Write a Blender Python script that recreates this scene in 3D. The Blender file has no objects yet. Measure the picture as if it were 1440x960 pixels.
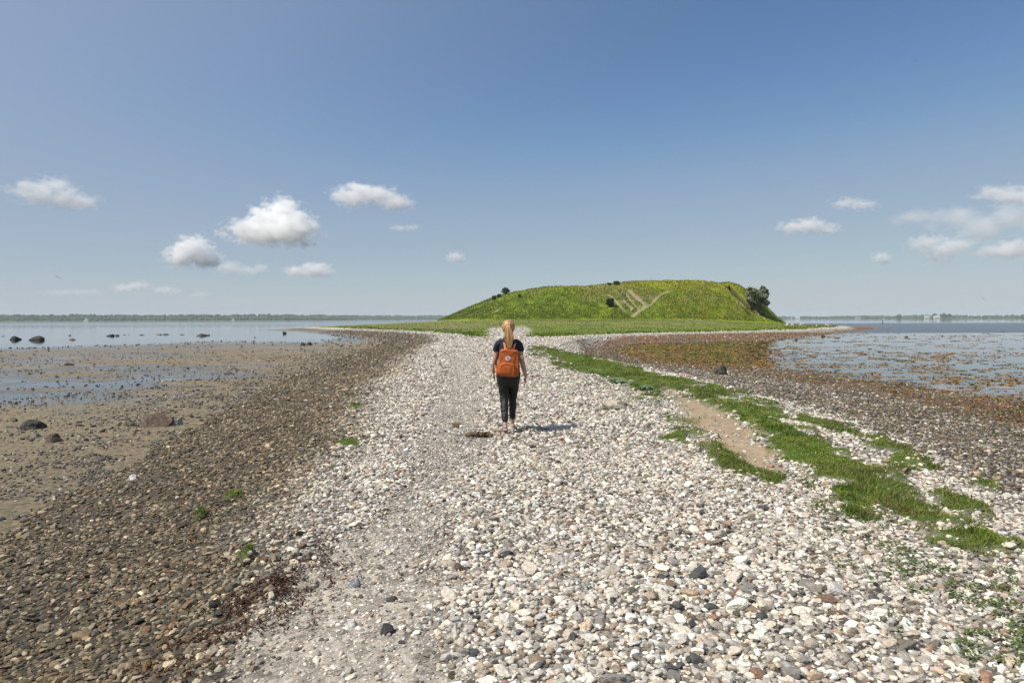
import bpy, math, random
import numpy as np
from mathutils import Vector, Matrix
PI = math.pi
rng = np.random.default_rng(7)
random.seed(7)
C = bpy.context.scene.collection
sc = bpy.context.scene

# ------------------------------------------------------------------ camera
CAMZ = 1.75
PITCH, ROLL = math.radians(1.89), math.radians(-0.17)
Rc = np.array((Matrix.Rotation(PI/2 - PITCH, 3, 'X') @ Matrix.Rotation(ROLL, 3, 'Z')))
cam_d = bpy.data.cameras.new('camera'); cam_d.lens = 24; cam_d.sensor_width = 36
cam_d.clip_start = 0.05; cam_d.clip_end = 90000
cam = bpy.data.objects.new('camera', cam_d); C.objects.link(cam)
cam.location = (0, 0, CAMZ); cam.rotation_euler = Matrix(Rc.tolist()).to_euler()
sc.camera = cam

def ray(px, py):
    return Rc @ np.array([(px - 720) / 960, -(py - 480) / 960, -1.0])
def G(px, py, z=0.0):                      # ground point seen at a photo pixel, at height z
    d = ray(px, py); t = (z - CAMZ) / d[2]
    return (d[0] * t, d[1] * t)
def GY(px, py, Y):                         # point at forward distance Y
    d = ray(px, py); t = Y / d[1]
    return (d[0] * t, Y, CAMZ + d[2] * t)

# ------------------------------------------------------------------ noise
def _h(ix, iy, seed):
    n = (ix.astype(np.int64) * 374761393 + iy.astype(np.int64) * 668265263 + seed * 1442695041) & 0x7fffffff
    n = ((n ^ (n >> 13)) * 1274126177) & 0x7fffffff
    n = (n ^ (n >> 16)) & 0xffff
    return n / 65535.0
def vnoise(x, y, s=1.0, seed=0):
    x = np.asarray(x, float) / s; y = np.asarray(y, float) / s
    ix = np.floor(x); iy = np.floor(y); fx = x - ix; fy = y - iy
    fx = fx*fx*(3-2*fx); fy = fy*fy*(3-2*fy)
    a = _h(ix, iy, seed); b = _h(ix+1, iy, seed); c = _h(ix, iy+1, seed); d = _h(ix+1, iy+1, seed)
    return (a*(1-fx)+b*fx)*(1-fy) + (c*(1-fx)+d*fx)*fy
def fbm(x, y, s=1.0, seed=0, o=3):
    v = 0; a = 0.5; t = 0
    for i in range(o):
        v = v + a*vnoise(x, y, s/(2.03**i), seed+i*17); t += a; a *= 0.5
    return v / t
def ss(x, a, b):
    t = np.clip((x - a) / (b - a), 0, 1); return t*t*(3-2*t)
def mixc(a, b, t):
    t = np.asarray(t)[..., None]; return a*(1-t) + b*t

def sdist(X, Y, poly):                     # signed distance, positive inside
    P = np.array(poly, float); Q = np.roll(P, -1, 0)
    d2 = np.full(X.shape, 1e18); ins = np.zeros(X.shape, bool)
    for (ax, ay), (bx, by) in zip(P, Q):
        ex, ey = bx-ax, by-ay; L = ex*ex+ey*ey
        t = np.clip(((X-ax)*ex + (Y-ay)*ey)/L, 0, 1)
        dx = X-ax-t*ex; dy = Y-ay-t*ey
        d2 = np.minimum(d2, dx*dx+dy*dy)
        if ay != by:
            ins ^= ((ay > Y) != (by > Y)) & (X < ax + (Y-ay)*ex/ey)
    d = np.sqrt(d2); return np.where(ins, d, -d)
def pdist(X, Y, pts):                      # distance to open polyline
    d2 = np.full(X.shape, 1e18)
    for (ax, ay), (bx, by) in zip(pts[:-1], pts[1:]):
        ex, ey = bx-ax, by-ay; L = ex*ex+ey*ey + 1e-12
        t = np.clip(((X-ax)*ex + (Y-ay)*ey)/L, 0, 1)
        d2 = np.minimum(d2, (X-ax-t*ex)**2 + (Y-ay-t*ey)**2)
    return np.sqrt(d2)

# ------------------------------------------------------------------ meshes, tags, materials
def mesh(name, V, F, mat=None, parent=None, col=None, smooth=False, extra=None):
    """one mesh object; F is an (n,3) or (n,4) index array"""
    V = np.asarray(V, np.float32); F = np.asarray(F, np.int32)
    me = bpy.data.meshes.new(name); k = F.shape[1]; n = len(F)
    me.vertices.add(len(V)); me.vertices.foreach_set('co', V.ravel())
    me.loops.add(n*k); me.loops.foreach_set('vertex_index', F.ravel())
    me.polygons.add(n); me.polygons.foreach_set('loop_start', np.arange(0, n*k, k, dtype=np.int32))
    me.polygons.foreach_set('loop_total', np.full(n, k, np.int32))
    me.polygons.foreach_set('use_smooth', np.full(n, bool(smooth)))
    me.update(calc_edges=True)
    for nm, c in ([('Col', col)] if col is not None else []) + list((extra or {}).items()):
        c = np.asarray(c, np.float32)
        if c.ndim == 1: c = np.repeat(c[:, None], 3, 1)
        a = me.color_attributes.new(nm, 'FLOAT_COLOR', 'POINT')
        a.data.foreach_set('color', np.concatenate([c[:, :3], np.ones((len(c), 1), np.float32)], 1).ravel())
    if mat: me.materials.append(mat)
    o = bpy.data.objects.new(name, me); C.objects.link(o)
    if parent: o.parent = parent
    return o
def tag(o, label=None, cat=None, group=None, kind=None):
    if label: o['label'] = label
    if cat: o['category'] = cat
    if group: o['group'] = group
    if kind: o['kind'] = kind
    return o
def empty(name, loc=(0, 0, 0), rz=0.0):
    o = bpy.data.objects.new(name, None); C.objects.link(o)
    o.location = loc; o.rotation_euler = (0, 0, rz); o.empty_display_size = 0.2
    return o

def newmat(name):
    m = bpy.data.materials.new(name); m.use_nodes = True
    nt = m.node_tree; nt.nodes.clear()
    return m, nt, nt.nodes, nt.links
def nd(N, t, **kw):
    n = N.new(t)
    for k, v in kw.items():
        if k in n.inputs.keys(): n.inputs[k].default_value = v
        else: setattr(n, k, v)
    return n
def principled(name, color=(.5, .5, .5), rough=.7, attr=None, var=.25, vscale=30, bump=.0, bscale=60, spec=.4, sheen=0, trans=0, metal=0, subs=0, blotch=None):
    """plain procedural material: base colour (or vertex attribute) x noise, optional bump"""
    m, nt, N, L = newmat(name)
    out = nd(N, 'ShaderNodeOutputMaterial'); b = nd(N, 'ShaderNodeBsdfPrincipled')
    L.new(b.outputs[0], out.inputs[0])
    b.inputs['Roughness'].default_value = rough; b.inputs['Specular IOR Level'].default_value = spec
    b.inputs['Metallic'].default_value = metal
    if sheen: b.inputs['Sheen Weight'].default_value = sheen
    tc = nd(N, 'ShaderNodeTexCoord')
    ns = nd(N, 'ShaderNodeTexNoise'); ns.inputs['Scale'].default_value = vscale; ns.inputs['Detail'].default_value = 4
    L.new(tc.outputs['Object'], ns.inputs['Vector'])
    mr = nd(N, 'ShaderNodeMapRange'); mr.inputs['From Min'].default_value = .3; mr.inputs['From Max'].default_value = .7
    mr.inputs['To Min'].default_value = 1-var; mr.inputs['To Max'].default_value = 1+var
    L.new(ns.outputs[0], mr.inputs['Value'])
    vm = nd(N, 'ShaderNodeVectorMath', operation='SCALE')
    if attr:
        at = nd(N, 'ShaderNodeAttribute', attribute_name=attr); L.new(at.outputs['Color'], vm.inputs[0])
    else:
        vm.inputs[0].default_value = color[:3]
    L.new(mr.outputs[0], vm.inputs['Scale'])
    src = vm.outputs[0]
    if blotch:                              # second colour in patches
        n2 = nd(N, 'ShaderNodeTexNoise'); n2.inputs['Scale'].default_value = blotch[1]; n2.inputs['Detail'].default_value = 5
        L.new(tc.outputs['Object'], n2.inputs['Vector'])
        r2 = nd(N, 'ShaderNodeMapRange'); r2.inputs['From Min'].default_value = blotch[2]; r2.inputs['From Max'].default_value = blotch[2]+.08
        L.new(n2.outputs[0], r2.inputs['Value'])
        mx = nd(N, 'ShaderNodeMix', data_type='RGBA'); L.new(r2.outputs[0], mx.inputs['Factor'])
        L.new(src, mx.inputs['A']); mx.inputs['B'].default_value = (*blotch[0], 1); src = mx.outputs['Result']
    L.new(src, b.inputs['Base Color'])
    if bump:
        nb = nd(N, 'ShaderNodeTexNoise'); nb.inputs['Scale'].default_value = bscale; nb.inputs['Detail'].default_value = 5
        L.new(tc.outputs['Object'], nb.inputs['Vector'])
        bp = nd(N, 'ShaderNodeBump'); bp.inputs['Strength'].default_value = .6; bp.inputs['Distance'].default_value = bump
        L.new(nb.outputs[0], bp.inputs['Height']); L.new(bp.outputs[0], b.inputs['Normal'])
    if trans:
        t = nd(N, 'ShaderNodeBsdfTranslucent'); L.new(src, t.inputs['Color'])
        ms = nd(N, 'ShaderNodeMixShader'); ms.inputs[0].default_value = trans
        L.new(b.outputs[0], ms.inputs[1]); L.new(t.outputs[0], ms.inputs[2]); L.new(ms.outputs[0], out.inputs[0])
    return m

# icosphere templates
def ico(level):
    t = (1+5**.5)/2
    v = [(-1,t,0),(1,t,0),(-1,-t,0),(1,-t,0),(0,-1,t),(0,1,t),(0,-1,-t),(0,1,-t),(t,0,-1),(t,0,1),(-t,0,-1),(-t,0,1)]
    f = [(0,11,5),(0,5,1),(0,1,7),(0,7,10),(0,10,11),(1,5,9),(5,11,4),(11,10,2),(10,7,6),(7,1,8),(3,9,4),(3,4,2),(3,2,6),(3,6,8),(3,8,9),(4,9,5),(2,4,11),(6,2,10),(8,6,7),(9,8,1)]
    v = [np.array(p, float)/np.linalg.norm(p) for p in v]
    for _ in range(level):
        c = {}; nf = []
        def mid(a, b):
            k = (min(a,b), max(a,b))
            if k not in c:
                p = v[a]+v[b]; v.append(p/np.linalg.norm(p)); c[k] = len(v)-1
            return c[k]
        for a, b, d in f:
            x, y, z = mid(a,b), mid(b,d), mid(d,a)
            nf += [(a,x,z),(b,y,x),(d,z,y),(x,y,z)]
        f = nf
    return np.array(v), np.array(f, np.int32)
ICO = {i: ico(i) for i in range(5)}

def rock_shape(level, r, cuts=9, dmin=.62, dmax=.95, rough=.04):
    V, F = ICO[level]; V = V.copy()
    for _ in range(cuts):
        n = r.normal(size=3); n /= np.linalg.norm(n); d = r.uniform(dmin, dmax)
        V -= n * np.maximum(0, V @ n - d)[:, None] * .92
    V *= (1 + r.uniform(-rough, rough, len(V)))[:, None]
    return V, F
bark_mat = principled('bark_material', (.09,.07,.05), rough=.95, var=.3, vscale=6, bump=.02)
SUN_E, SKY_STR, EXPO = 5.0, .15, 0.0
SKY = (.7, .5, 1.5)
SKYC = [[(.10,.060),(.15,.112),(.205,.170),(.305,.288),(.546,.405),(.72,.475),(1,.52)],
        [(.10,.10),(.2,.175),(.279,.245),(.413,.365),(.708,.490),(.80,.525),(1,.55)],
        [(.30,.275),(.44,.400),(.617,.528),(.888,.570),(1,.585)]]
HAZE = 1.3e-4
# ------------------------------------------------------------------ the land: nested contours of the spit and the island
WL = -0.90                                  # water level
gp = lambda pts, z: [G(x, y, z) for x, y in pts]
# waterline, clockwise from behind the camera on the right
W = [(15.0, -40), (15.0, 0)] + gp([(1440,572),(1300,547),(1180,531),(1080,519),(990,515),(900,508),(862,498),(855,489),(900,482.5),(1000,480.5),(1080,479),(1120,473.5),(1160,469.5),(1195,466.5)], WL) \
    + [(84,160),(100,178),(104,200),(92,232),(60,262),(10,272),(-38,246),(-62,200),(-66,170)] \
    + gp([(388,465.5),(450,467.5),(486,474),(452,481),(400,481),(300,480),(200,484),(100,487.5),(0,490)], WL) + [(-60,56),(-75,20),(-75,-40)]
# foot of the dense stones
M = [(13.6, -40), (13.6, 0)] + gp([(1440,592),(1300,560),(1180,541),(1080,527),(990,520),(900,512),(845,500),(828,489)], -.82) \
    + gp([(875,478.5),(1000,475.8),(1080,473.8),(1120,470),(1160,467)], -.75) \
    + [(84,158),(96,184),(98,202),(86,228),(56,256),(10,266),(-34,240),(-57,200),(-60,176)] \
    + gp([(404,463.5),(450,465.2),(500,471),(545,477),(520,490),(470,505),(420,526),(350,560),(270,603),(200,645),(100,705),(0,765)], -.80) + [(-5.6,0),(-5.6,-40)]
# crest
K = [(4.9, -40), (4.9, 0)] + gp([(1440,742),(1330,690),(1240,640),(1150,597),(1050,558),(960,532),(870,510),(800,497),(785,489),(795,482)], -.05) \
    + gp([(830,475)], -.2) + gp([(855,472.3),(950,469.3),(1080,466.3),(1150,464.3)], -.40) \
    + [(72,146),(84,170),(88,202),(76,222),(50,246),(10,256),(-30,232),(-50,200),(-54,182)] \
    + gp([(430,460.6),(500,463.6),(570,466.6),(612,470)], -.35) + gp([(622,478),(600,492),(560,525),(520,580),(450,680),(370,800),(290,960)], -.05) + [(-1.7,0),(-1.7,-40)]
PATH = gp([(430,1010),(478,860),(555,760),(595,690),(625,640),(648,560),(655,520),(645,495)], 0)
DIRT = [gp([(925,544),(955,554),(1005,578),(1050,600),(1085,640),(1072,668),(1010,640),(968,604),(940,575)], -.08),
        gp([(1150,612),(1190,640),(1240,668),(1300,690),(1330,712),(1290,705),(1220,680),(1160,640)], -.25)]
GRASS = [gp([(742,487),(790,495),(835,503),(880,515),(915,527),(975,537),(1040,558),(1095,582),(1140,608),(1190,640),(1250,682),(1310,716),(1358,754),(1300,762),(1230,732),(1170,702),(1105,674),(1070,640),(1035,606),(985,586),(930,566),(870,548),(810,526),(770,508)], -.1),
         gp([(1335,770),(1375,766),(1412,785),(1418,812),(1375,800),(1340,785)], -.1),
         gp([(975,590),(1010,615),(1060,655),(1100,664),(1082,676),(1020,660),(975,625)], -.02),
         gp([(1100,585),(1150,600),(1190,618),(1165,622),(1120,606)], -.25),
         gp([(1215,632),(1260,650),(1290,672),(1320,690),(1270,684),(1225,658)], -.35),
         gp([(1330,726),(1385,736),(1395,746),(1350,746)], -.2), gp([(1180,690),(1230,715),(1250,735),(1215,728),(1180,705)], -.05),
         gp([(1360,700),(1400,706),(1400,714),(1365,710)], -.35),
         gp([(472,632),(490,628),(502,633),(488,638)], -.15), gp([(338,798),(352,794),(364,800),(346,810)], -.2), gp([(272,714),(288,711),(292,717),(276,721)], -.3), gp([(318,694),(330,691),(338,695),(324,700)], -.3), gp([(490,576),(500,573),(510,577),(498,580)], -.2)]
TURF_LEFT = 8                                # from this one on: small moss patches on the left slope

def grass_mask(X, Y):
    near = (Y < 60) & (Y > -2)
    m = np.full(X.shape, -9.0)
    n = (fbm(X, Y, .9, 51) - .5) * 1.1 + (fbm(X, Y, .22, 52, 2) - .5) * .9
    for i, g in enumerate(GRASS):
        sc_ = 1.0 if i < TURF_LEFT else 4.0
        m = np.maximum(m, np.where(near, sdist(X, Y, g) * sc_, -9) + (.0 if i == 0 else .06))
    m = m + n * np.clip(Y / 9, .5, 1.6)
    dm = np.maximum(sdist(X, Y, DIRT[0]), -9) + n * .5
    m = np.minimum(m, -dm + .0); m = m - .38 * ss(fbm(X, Y, .8, 57), .58, .74)
    return np.where(near, ss(m, -.22, .14), 0)
def dirt_mask(X, Y):
    n = (fbm(X, Y, .8, 61) - .5) * .9
    return np.maximum(ss(sdist(X, Y, DIRT[0]) + n, -.2, .2), .8 * ss(sdist(X, Y, DIRT[1]) + n, -.15, .25))
def path_mask(X, Y):
    n = (fbm(X, Y, 1.1, 71) - .5) * .7 + (fbm(X, Y, .3, 72) - .5) * .6
    w = np.interp(Y, [0, 3.5, 6, 12, 25, 40], [.75, .62, .42, .55, .8, .5])
    return ss(w - pdist(X, Y, [(PATH[0][0], -3)] + PATH) + n, -.16, .30) * np.interp(Y, [0, 4.5, 8, 20], [.95, .78, .46, .32])

def land(X, Y):
    """height and zone values of the terrain"""
    X = np.asarray(X, float); Y = np.asarray(Y, float)
    near = np.clip(1 - (np.hypot(X, Y) - 60) / 80, 0, 1)
    wob = (fbm(X, Y, 5, 11) - .5) * (1.6 + 1.4 * ss(np.hypot(X, Y), 40, 120))
    wob2 = (fbm(X, Y, 2.0, 12) - .5) * .6
    dW = sdist(X, Y, W) + wob * .5 + wob2 * .5
    dM = sdist(X, Y, M) + wob * .35 + wob2
    dK = sdist(X, Y, K) + wob * .15 + wob2 * .6
    left = X < np.interp(Y, [0, 60, 100, 200], [1, 1, 2, 10])
    # outside the waterline
    z = np.where(dW < 0, WL - np.minimum(3.5, -dW * .035), 0)
    # waterline .. foot
    a = np.clip(dW, 0, None); b = np.clip(-dM, 0, None)
    t1 = a / (a + b + 1e-6)
    zM = np.where(left, -.80, -.84)
    t1l = 1 - np.exp(-a / 9)                       # the flat rises quickly, then stays level
    flat = WL + .035 * t1l + .06 * ss(t1, .55, 1)
    z = np.where((dW >= 0) & (dM < 0), np.where(left, flat, WL + (zM - WL) * t1), z)
    # foot .. crest
    a2 = np.clip(dM, 0, None); b2 = np.clip(-dK, 0, None)
    t2 = a2 / (a2 + b2 + 1e-6)
    prof = t2 ** 1.15 * (1 - .15 * np.sin(t2 * PI))
    zc = -.05 - .32 * ss(Y, 58, 84)
    z = np.where((dM >= 0) & (dK < 0), zM + (zc - zM) * prof, z)
    # crest and meadow
    zk = zc + .05 * ss(dK, 0, 1.2)
    mead = ss(Y, 66, 160) * np.minimum(1.72, np.clip(dK, 0, None) * .048)
    z = np.where(dK >= 0, zk + mead, z)
    # small relief
    amp = np.where(dK > 0, .035, np.where(dM > 0, .05, .012)) * np.clip(1 + z*0, 0, 1)
    z = z + amp * (fbm(X, Y, 1.1, 21) - .5) * 2 + (fbm(X, Y, .35, 22) - .5) * .03 * near * (dM > 0)
    # basins that hold water on the flat
    bas = 1.25 * np.exp(-(((X + 17) / 10) ** 2 + ((Y - 24.5) / 8.5) ** 2)) + .55 * np.exp(-(((X + 20) / 14) ** 2 + ((Y - 45) / 12) ** 2)) + .35 * np.exp(-(((X+14)/9)**2 + ((Y-33)/5)**2))
    wn = fbm(X * .6, Y * 1.0, 3.2, 31, 4)
    flatm = left & (dM < .3) & (dW > -2)
    z = np.where(flatm, z - .072 * np.clip(bas, 0, 1) * ss(wn, .30, .58) + (fbm(X, Y, .5, 33) - .5) * .012 * near, z)
    z = z + grass_mask(X, Y) * (.015 + .085 * ss(fbm(X, Y, .75, 58), .35, .72)) - .03 * path_mask(X, Y) * (dK > -1)
    return z, dW, dM, dK, left

def hz(x, y):
    return land(np.array([x], float), np.array([y], float))[0][0]

c_ = lambda *a: np.array(a, float)
SAND, CREST = c_(.40, .355, .295), c_(.33, .30, .26)
LSTONE, RSTONE, MUD, WET = c_(.125, .103, .075), c_(.085, .066, .045), c_(.205, .165, .105), c_(.11, .095, .068)
ORANGE, BED = c_(.22, .105, .038), c_(.13, .11, .07)
MEADOW, MEADOW2, TURF, DIRTC = c_(.155, .200, .026), c_(.195, .210, .045), c_(.10, .17, .025), c_(.33, .25, .165)

def land_colour(X, Y, z, dW, dM, dK, left):
    n1 = fbm(X, Y, 2.5, 41); n2 = fbm(X, Y, .5, 42)
    r = np.hypot(X, Y)
    col = mixc(BED, c_(.27,.235,.17), ss(-X, -5, 15))
    col = mixc(col, c_(.20,.11,.04), ss(X, 4, 8) * ss(dW, -7, -1) * ss(fbm(X, Y, 2, 59), .3, .5))
    peb = np.zeros(X.shape)
    fl = (dM < 0) & (dW > -.5)
    mudc = mixc(MUD, WET, ss(-(z - WL - .012), -.025, .0) * .8 + .15 * ss(n1, .45, .7))
    mudc = mixc(mudc, c_(.23, .175, .11) * 1.0, .45 * ss(n1 + .3 * (Y > 40), .55, .8))
    col = np.where((fl & left)[..., None], mudc, col)
    weed = mixc(ORANGE, c_(.16, .11, .05), ss(n1, .4, .65))
    col = np.where((fl & ~left)[..., None], weed, col)
    peb = np.where(fl, .55, peb)
    # slopes
    sl = (dM >= 0) & (dK < 0)
    out = -dK
    farr = ss(r, 60, 85)
    bl = ss(out + (n1 - .5) * 1.4, -.6, np.interp(r, [3, 10, 30], [.55, 1.0, 2.4]))
    br = ss(out + (n1 - .5) * 1.0, .5 - .4*farr, 1.9)
    cl = mixc(CREST * .95, mixc(LSTONE, c_(.15, .135, .075), ss(n1, .5, .75) * .6), bl)
    cr = mixc(CREST, mixc(RSTONE, weed, np.maximum(ss(1.4 - dM + (n1 - .5) * 2, -.3, .8) * .6, .8 * farr * (X > 8))), br)
    cr = mixc(cr, c_(.27, .21, .13), .5 * ss(fbm(X, Y, 1.2, 47), .55, .7) * (1 - br))
    col = np.where(sl[..., None], np.where(left[..., None], cl, cr), col); peb = np.where(sl, 1, peb)
    # crest
    cre = dK >= 0
    wf = ss(Y, 40, 60)
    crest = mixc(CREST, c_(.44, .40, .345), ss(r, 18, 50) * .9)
    crest = mixc(crest, SAND * (1 + .15 * (n2[..., None] - .5)), path_mask(X, Y) * .9)
    edge = dK - np.interp(Y, [60, 75, 100, 140, 200], [30, 4.5, 2.6, 2.4, 3])
    lane = ss(2.2 + (Y - 70) * .03 - np.abs(X + .6 + 3 * (n1 - .5)), -.6, .8) * (1 - ss(Y, 112, 132))
    mm = ss(edge + (n1 - .5) * 3.2 + (fbm(X, Y, 9, 44) - .5) * 2, -.6, .8) * ss(Y, 64, 76) * (1 - lane)
    mcol = mixc(MEADOW, MEADOW2, ss(fbm(X, Y, 14, 45) + .35 * ss(Y, 120, 160) - .25 * (1 - ss(edge, 0, 10)), .42, .62))
    mcol = mixc(mcol, MEADOW * c_(.6, .7, .6), ss(fbm(X, Y * .6, 3, 46), .50, .70) * .7)
    mcol = mixc(mcol, c_(.22, .17, .10), .55 * ss(fbm(X * .3, Y, 6, 49), .52, .7) * ss(Y, 120, 150))
    mcol = mixc(mcol, c_(.24, .19, .125), .75 * ss(fbm(X * .35, Y, 5, 48) + .0, .56, .66) * np.exp(-((X + 8) / 22) ** 2) * ss(Y, 95, 120))
    crest = mixc(crest, mcol, mm)
    col = np.where(cre[..., None], crest, col)
    peb = np.where(cre, (1 - mm) * (1 - .45 * path_mask(X, Y)), peb)
    g = grass_mask(X, Y); d = dirt_mask(X, Y) * (dM > 0)
    col = mixc(col, DIRTC * (.9 + .25 * n2[..., None]), d); col = mixc(col, TURF * .55, g)
    peb = peb * (1 - g) * (1 - d * .95)
    gap_shade = (1 - .75 * ss(r, 5, 22)) * (1 - ss(r, 35, 70)) * ss(peb, .3, .8)  # shade in the gaps between nearer stones, painted into the ground colour
    col = col * (1 - .50 * gap_shade[..., None] * (1 - .8 * (path_mask(X, Y) * (dM > 0)))[..., None])
    return col, peb, mm, g, d

# polar sheet: fine near the camera, out to beyond the horizon shore
nr, na = 900, 860
rad = np.concatenate([[0.02, .5], np.geomspace(1.0, 260, nr - 42), np.geomspace(275, 9000, 40)])
ang = np.concatenate([np.linspace(-PI, -1.15, 40, endpoint=False), np.linspace(-1.15, 1.15, na - 80), np.linspace(1.15, PI, 41)[1:]])
nr, na = len(rad), len(ang)
A, R_ = np.meshgrid(ang, rad)
X = (R_ * np.sin(A)).ravel(); Y = (R_ * np.cos(A)).ravel()
z, dW, dM, dK, left = land(X, Y)
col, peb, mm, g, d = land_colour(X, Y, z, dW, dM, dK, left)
i, j = np.meshgrid(np.arange(nr-1), np.arange(na-1), indexing='ij')
a = (i*na + j).ravel(); F = np.stack([a, a+1, a+na+1, a+na], 1)
wet = ((dM < .2) & left) * np.maximum(ss(-(z - WL), -.050, -.008), .8 * ss(fbm(X * .35, Y, 3.0, 88, 4), .50, .62) * ss(Y, 14, 24) * (dM < -2)) + (dM < 0) * ~left * .7
m, nt, N, L = newmat('ground_material')
out = nd(N, 'ShaderNodeOutputMaterial'); b = nd(N, 'ShaderNodeBsdfPrincipled'); L.new(b.outputs[0], out.inputs[0])
at = nd(N, 'ShaderNodeAttribute', attribute_name='Col'); zo = nd(N, 'ShaderNodeAttribute', attribute_name='Zone')
sx = nd(N, 'ShaderNodeSeparateColor'); L.new(zo.outputs['Color'], sx.inputs[0])
tc = nd(N, 'ShaderNodeTexCoord')
def vor(scale):
    v = nd(N, 'ShaderNodeTexVoronoi'); v.inputs['Scale'].default_value = scale; L.new(tc.outputs['Object'], v.inputs['Vector']); return v
v1, v2 = vor(13), vor(34)
def lum(v, lo, hi):
    s = nd(N, 'ShaderNodeSeparateColor'); L.new(v.outputs['Color'], s.inputs[0])
    mr = nd(N, 'ShaderNodeMapRange'); mr.inputs['To Min'].default_value = lo; mr.inputs['To Max'].default_value = hi; L.new(s.outputs[0], mr.inputs['Value']); return mr
l1, l2 = lum(v1, .45, 1.55), lum(v2, .6, 1.4)
mu = nd(N, 'ShaderNodeMath', operation='MULTIPLY'); L.new(l1.outputs[0], mu.inputs[0]); L.new(l2.outputs[0], mu.inputs[1])
ns = nd(N, 'ShaderNodeTexNoise', Scale=9.0, Detail=8.0, Roughness=.7); L.new(tc.outputs['Object'], ns.inputs['Vector'])
nm = nd(N, 'ShaderNodeMapRange'); nm.inputs['From Min'].default_value = .3; nm.inputs['From Max'].default_value = .7; nm.inputs['To Min'].default_value = .7; nm.inputs['To Max'].default_value = 1.3
L.new(ns.outputs[0], nm.inputs['Value'])
mxf = nd(N, 'ShaderNodeMix', data_type='FLOAT'); L.new(sx.outputs[0], mxf.inputs['Factor']); L.new(nm.outputs[0], mxf.inputs['A']); L.new(mu.outputs[0], mxf.inputs['B'])
vm = nd(N, 'ShaderNodeVectorMath', operation='SCALE'); L.new(at.outputs['Color'], vm.inputs[0]); L.new(mxf.outputs['Result'], vm.inputs['Scale'])
L.new(vm.outputs[0], b.inputs['Base Color'])
rr = nd(N, 'ShaderNodeMapRange'); rr.inputs['To Min'].default_value = .95; rr.inputs['To Max'].default_value = .16; L.new(sx.outputs[1], rr.inputs['Value']); L.new(rr.outputs[0], b.inputs['Roughness'])
b.inputs['Specular IOR Level'].default_value = .3
hm = nd(N, 'ShaderNodeMath', operation='MULTIPLY'); L.new(v1.outputs['Distance'], hm.inputs[0]); L.new(sx.outputs[0], hm.inputs[1])
hh = nd(N, 'ShaderNodeMath', operation='MULTIPLY'); hh.inputs[1].default_value = .7; L.new(ns.outputs[0], hh.inputs[0])
hs = nd(N, 'ShaderNodeMath', operation='SUBTRACT'); L.new(hh.outputs[0], hs.inputs[0]); L.new(hm.outputs[0], hs.inputs[1])
bp = nd(N, 'ShaderNodeBump', Strength=.8, Distance=.03); L.new(hs.outputs[0], bp.inputs['Height']); L.new(bp.outputs[0], b.inputs['Normal'])
ground_mat = m
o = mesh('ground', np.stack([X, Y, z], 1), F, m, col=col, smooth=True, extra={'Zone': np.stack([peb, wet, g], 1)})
tag(o, 'pebble spit and tidal flat running out to the grassy island', None, kind='structure')
del X, Y, z, dW, dM, dK, left, col, A, R_

# ------------------------------------------------------------------ water
m, nt, N, L = newmat('water_material')
out = nd(N, 'ShaderNodeOutputMaterial')
tr = nd(N, 'ShaderNodeBsdfTransparent'); tr.inputs[0].default_value = (.62, .66, .56, 1)
gl = nd(N, 'ShaderNodeBsdfGlossy'); gl.inputs['Color'].default_value = (.95, .97, 1, 1)
fr = nd(N, 'ShaderNodeFresnel', IOR=1.33); ms = nd(N, 'ShaderNodeMixShader')
geo = nd(N, 'ShaderNodeNewGeometry')
mp = nd(N, 'ShaderNodeMapping'); mp.inputs['Scale'].default_value = (.45, 1.3, 1); L.new(geo.outputs['Position'], mp.inputs['Vector'])
w1 = nd(N, 'ShaderNodeTexNoise', Scale=3.0, Detail=4.0); L.new(mp.outputs[0], w1.inputs['Vector'])
# wind patch: a band of ripples off the spit's right side
at = nd(N, 'ShaderNodeAttribute', attribute_name='Wind'); sx = nd(N, 'ShaderNodeSeparateColor'); L.new(at.outputs['Color'], sx.inputs[0])
bm_ = nd(N, 'ShaderNodeMapRange'); bm_.inputs['To Min'].default_value = .0022; bm_.inputs['To Max'].default_value = .16; L.new(sx.outputs[0], bm_.inputs['Value'])
bp = nd(N, 'ShaderNodeBump', Strength=1.0); L.new(w1.outputs[0], bp.inputs['Height']); L.new(bm_.outputs[0], bp.inputs['Distance'])
ro = nd(N, 'ShaderNodeMapRange'); ro.inputs['To Min'].default_value = .03; ro.inputs['To Max'].default_value = .35; L.new(sx.outputs[0], ro.inputs['Value']); L.new(ro.outputs[0], gl.inputs['Roughness'])
L.new(bp.outputs[0], gl.inputs['Normal']); L.new(bp.outputs[0], fr.inputs['Normal'])
L.new(fr.outputs[0], ms.inputs[0]); L.new(tr.outputs[0], ms.inputs[1]); L.new(gl.outputs[0], ms.inputs[2]); L.new(ms.outputs[0], out.inputs[0])
rad = np.concatenate([[0.0], np.geomspace(8, 9000, 260)]); ang = np.concatenate([np.linspace(-PI, -1.1, 20, endpoint=False), np.linspace(-1.1, 1.1, 300), np.linspace(1.1, PI, 21)[1:]])
A, R_ = np.meshgrid(ang, rad); X = (R_*np.sin(A)).ravel(); Y = (R_*np.cos(A)).ravel()
i, j = np.meshgrid(np.arange(len(rad)-1), np.arange(len(ang)-1), indexing='ij'); a = (i*len(ang)+j).ravel()
F = np.stack([a, a+1, a+len(ang)+1, a+len(ang)], 1)
wr = ss(Y, 112, 128) * (1 - ss(Y, 330, 350)) * (X > 20)
wl_ = (.20 * ss(Y, 300, 420) * (1 - ss(Y, 700, 760)) + .10 * ss(Y, 900, 1100)) * (X < 20)
wind = np.clip((wr + wl_) * (.8 + .4 * fbm(X * .15, Y, 60, 81)) + .02 * (X < 0) * ss(Y, 90, 130), 0, 1)
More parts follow.
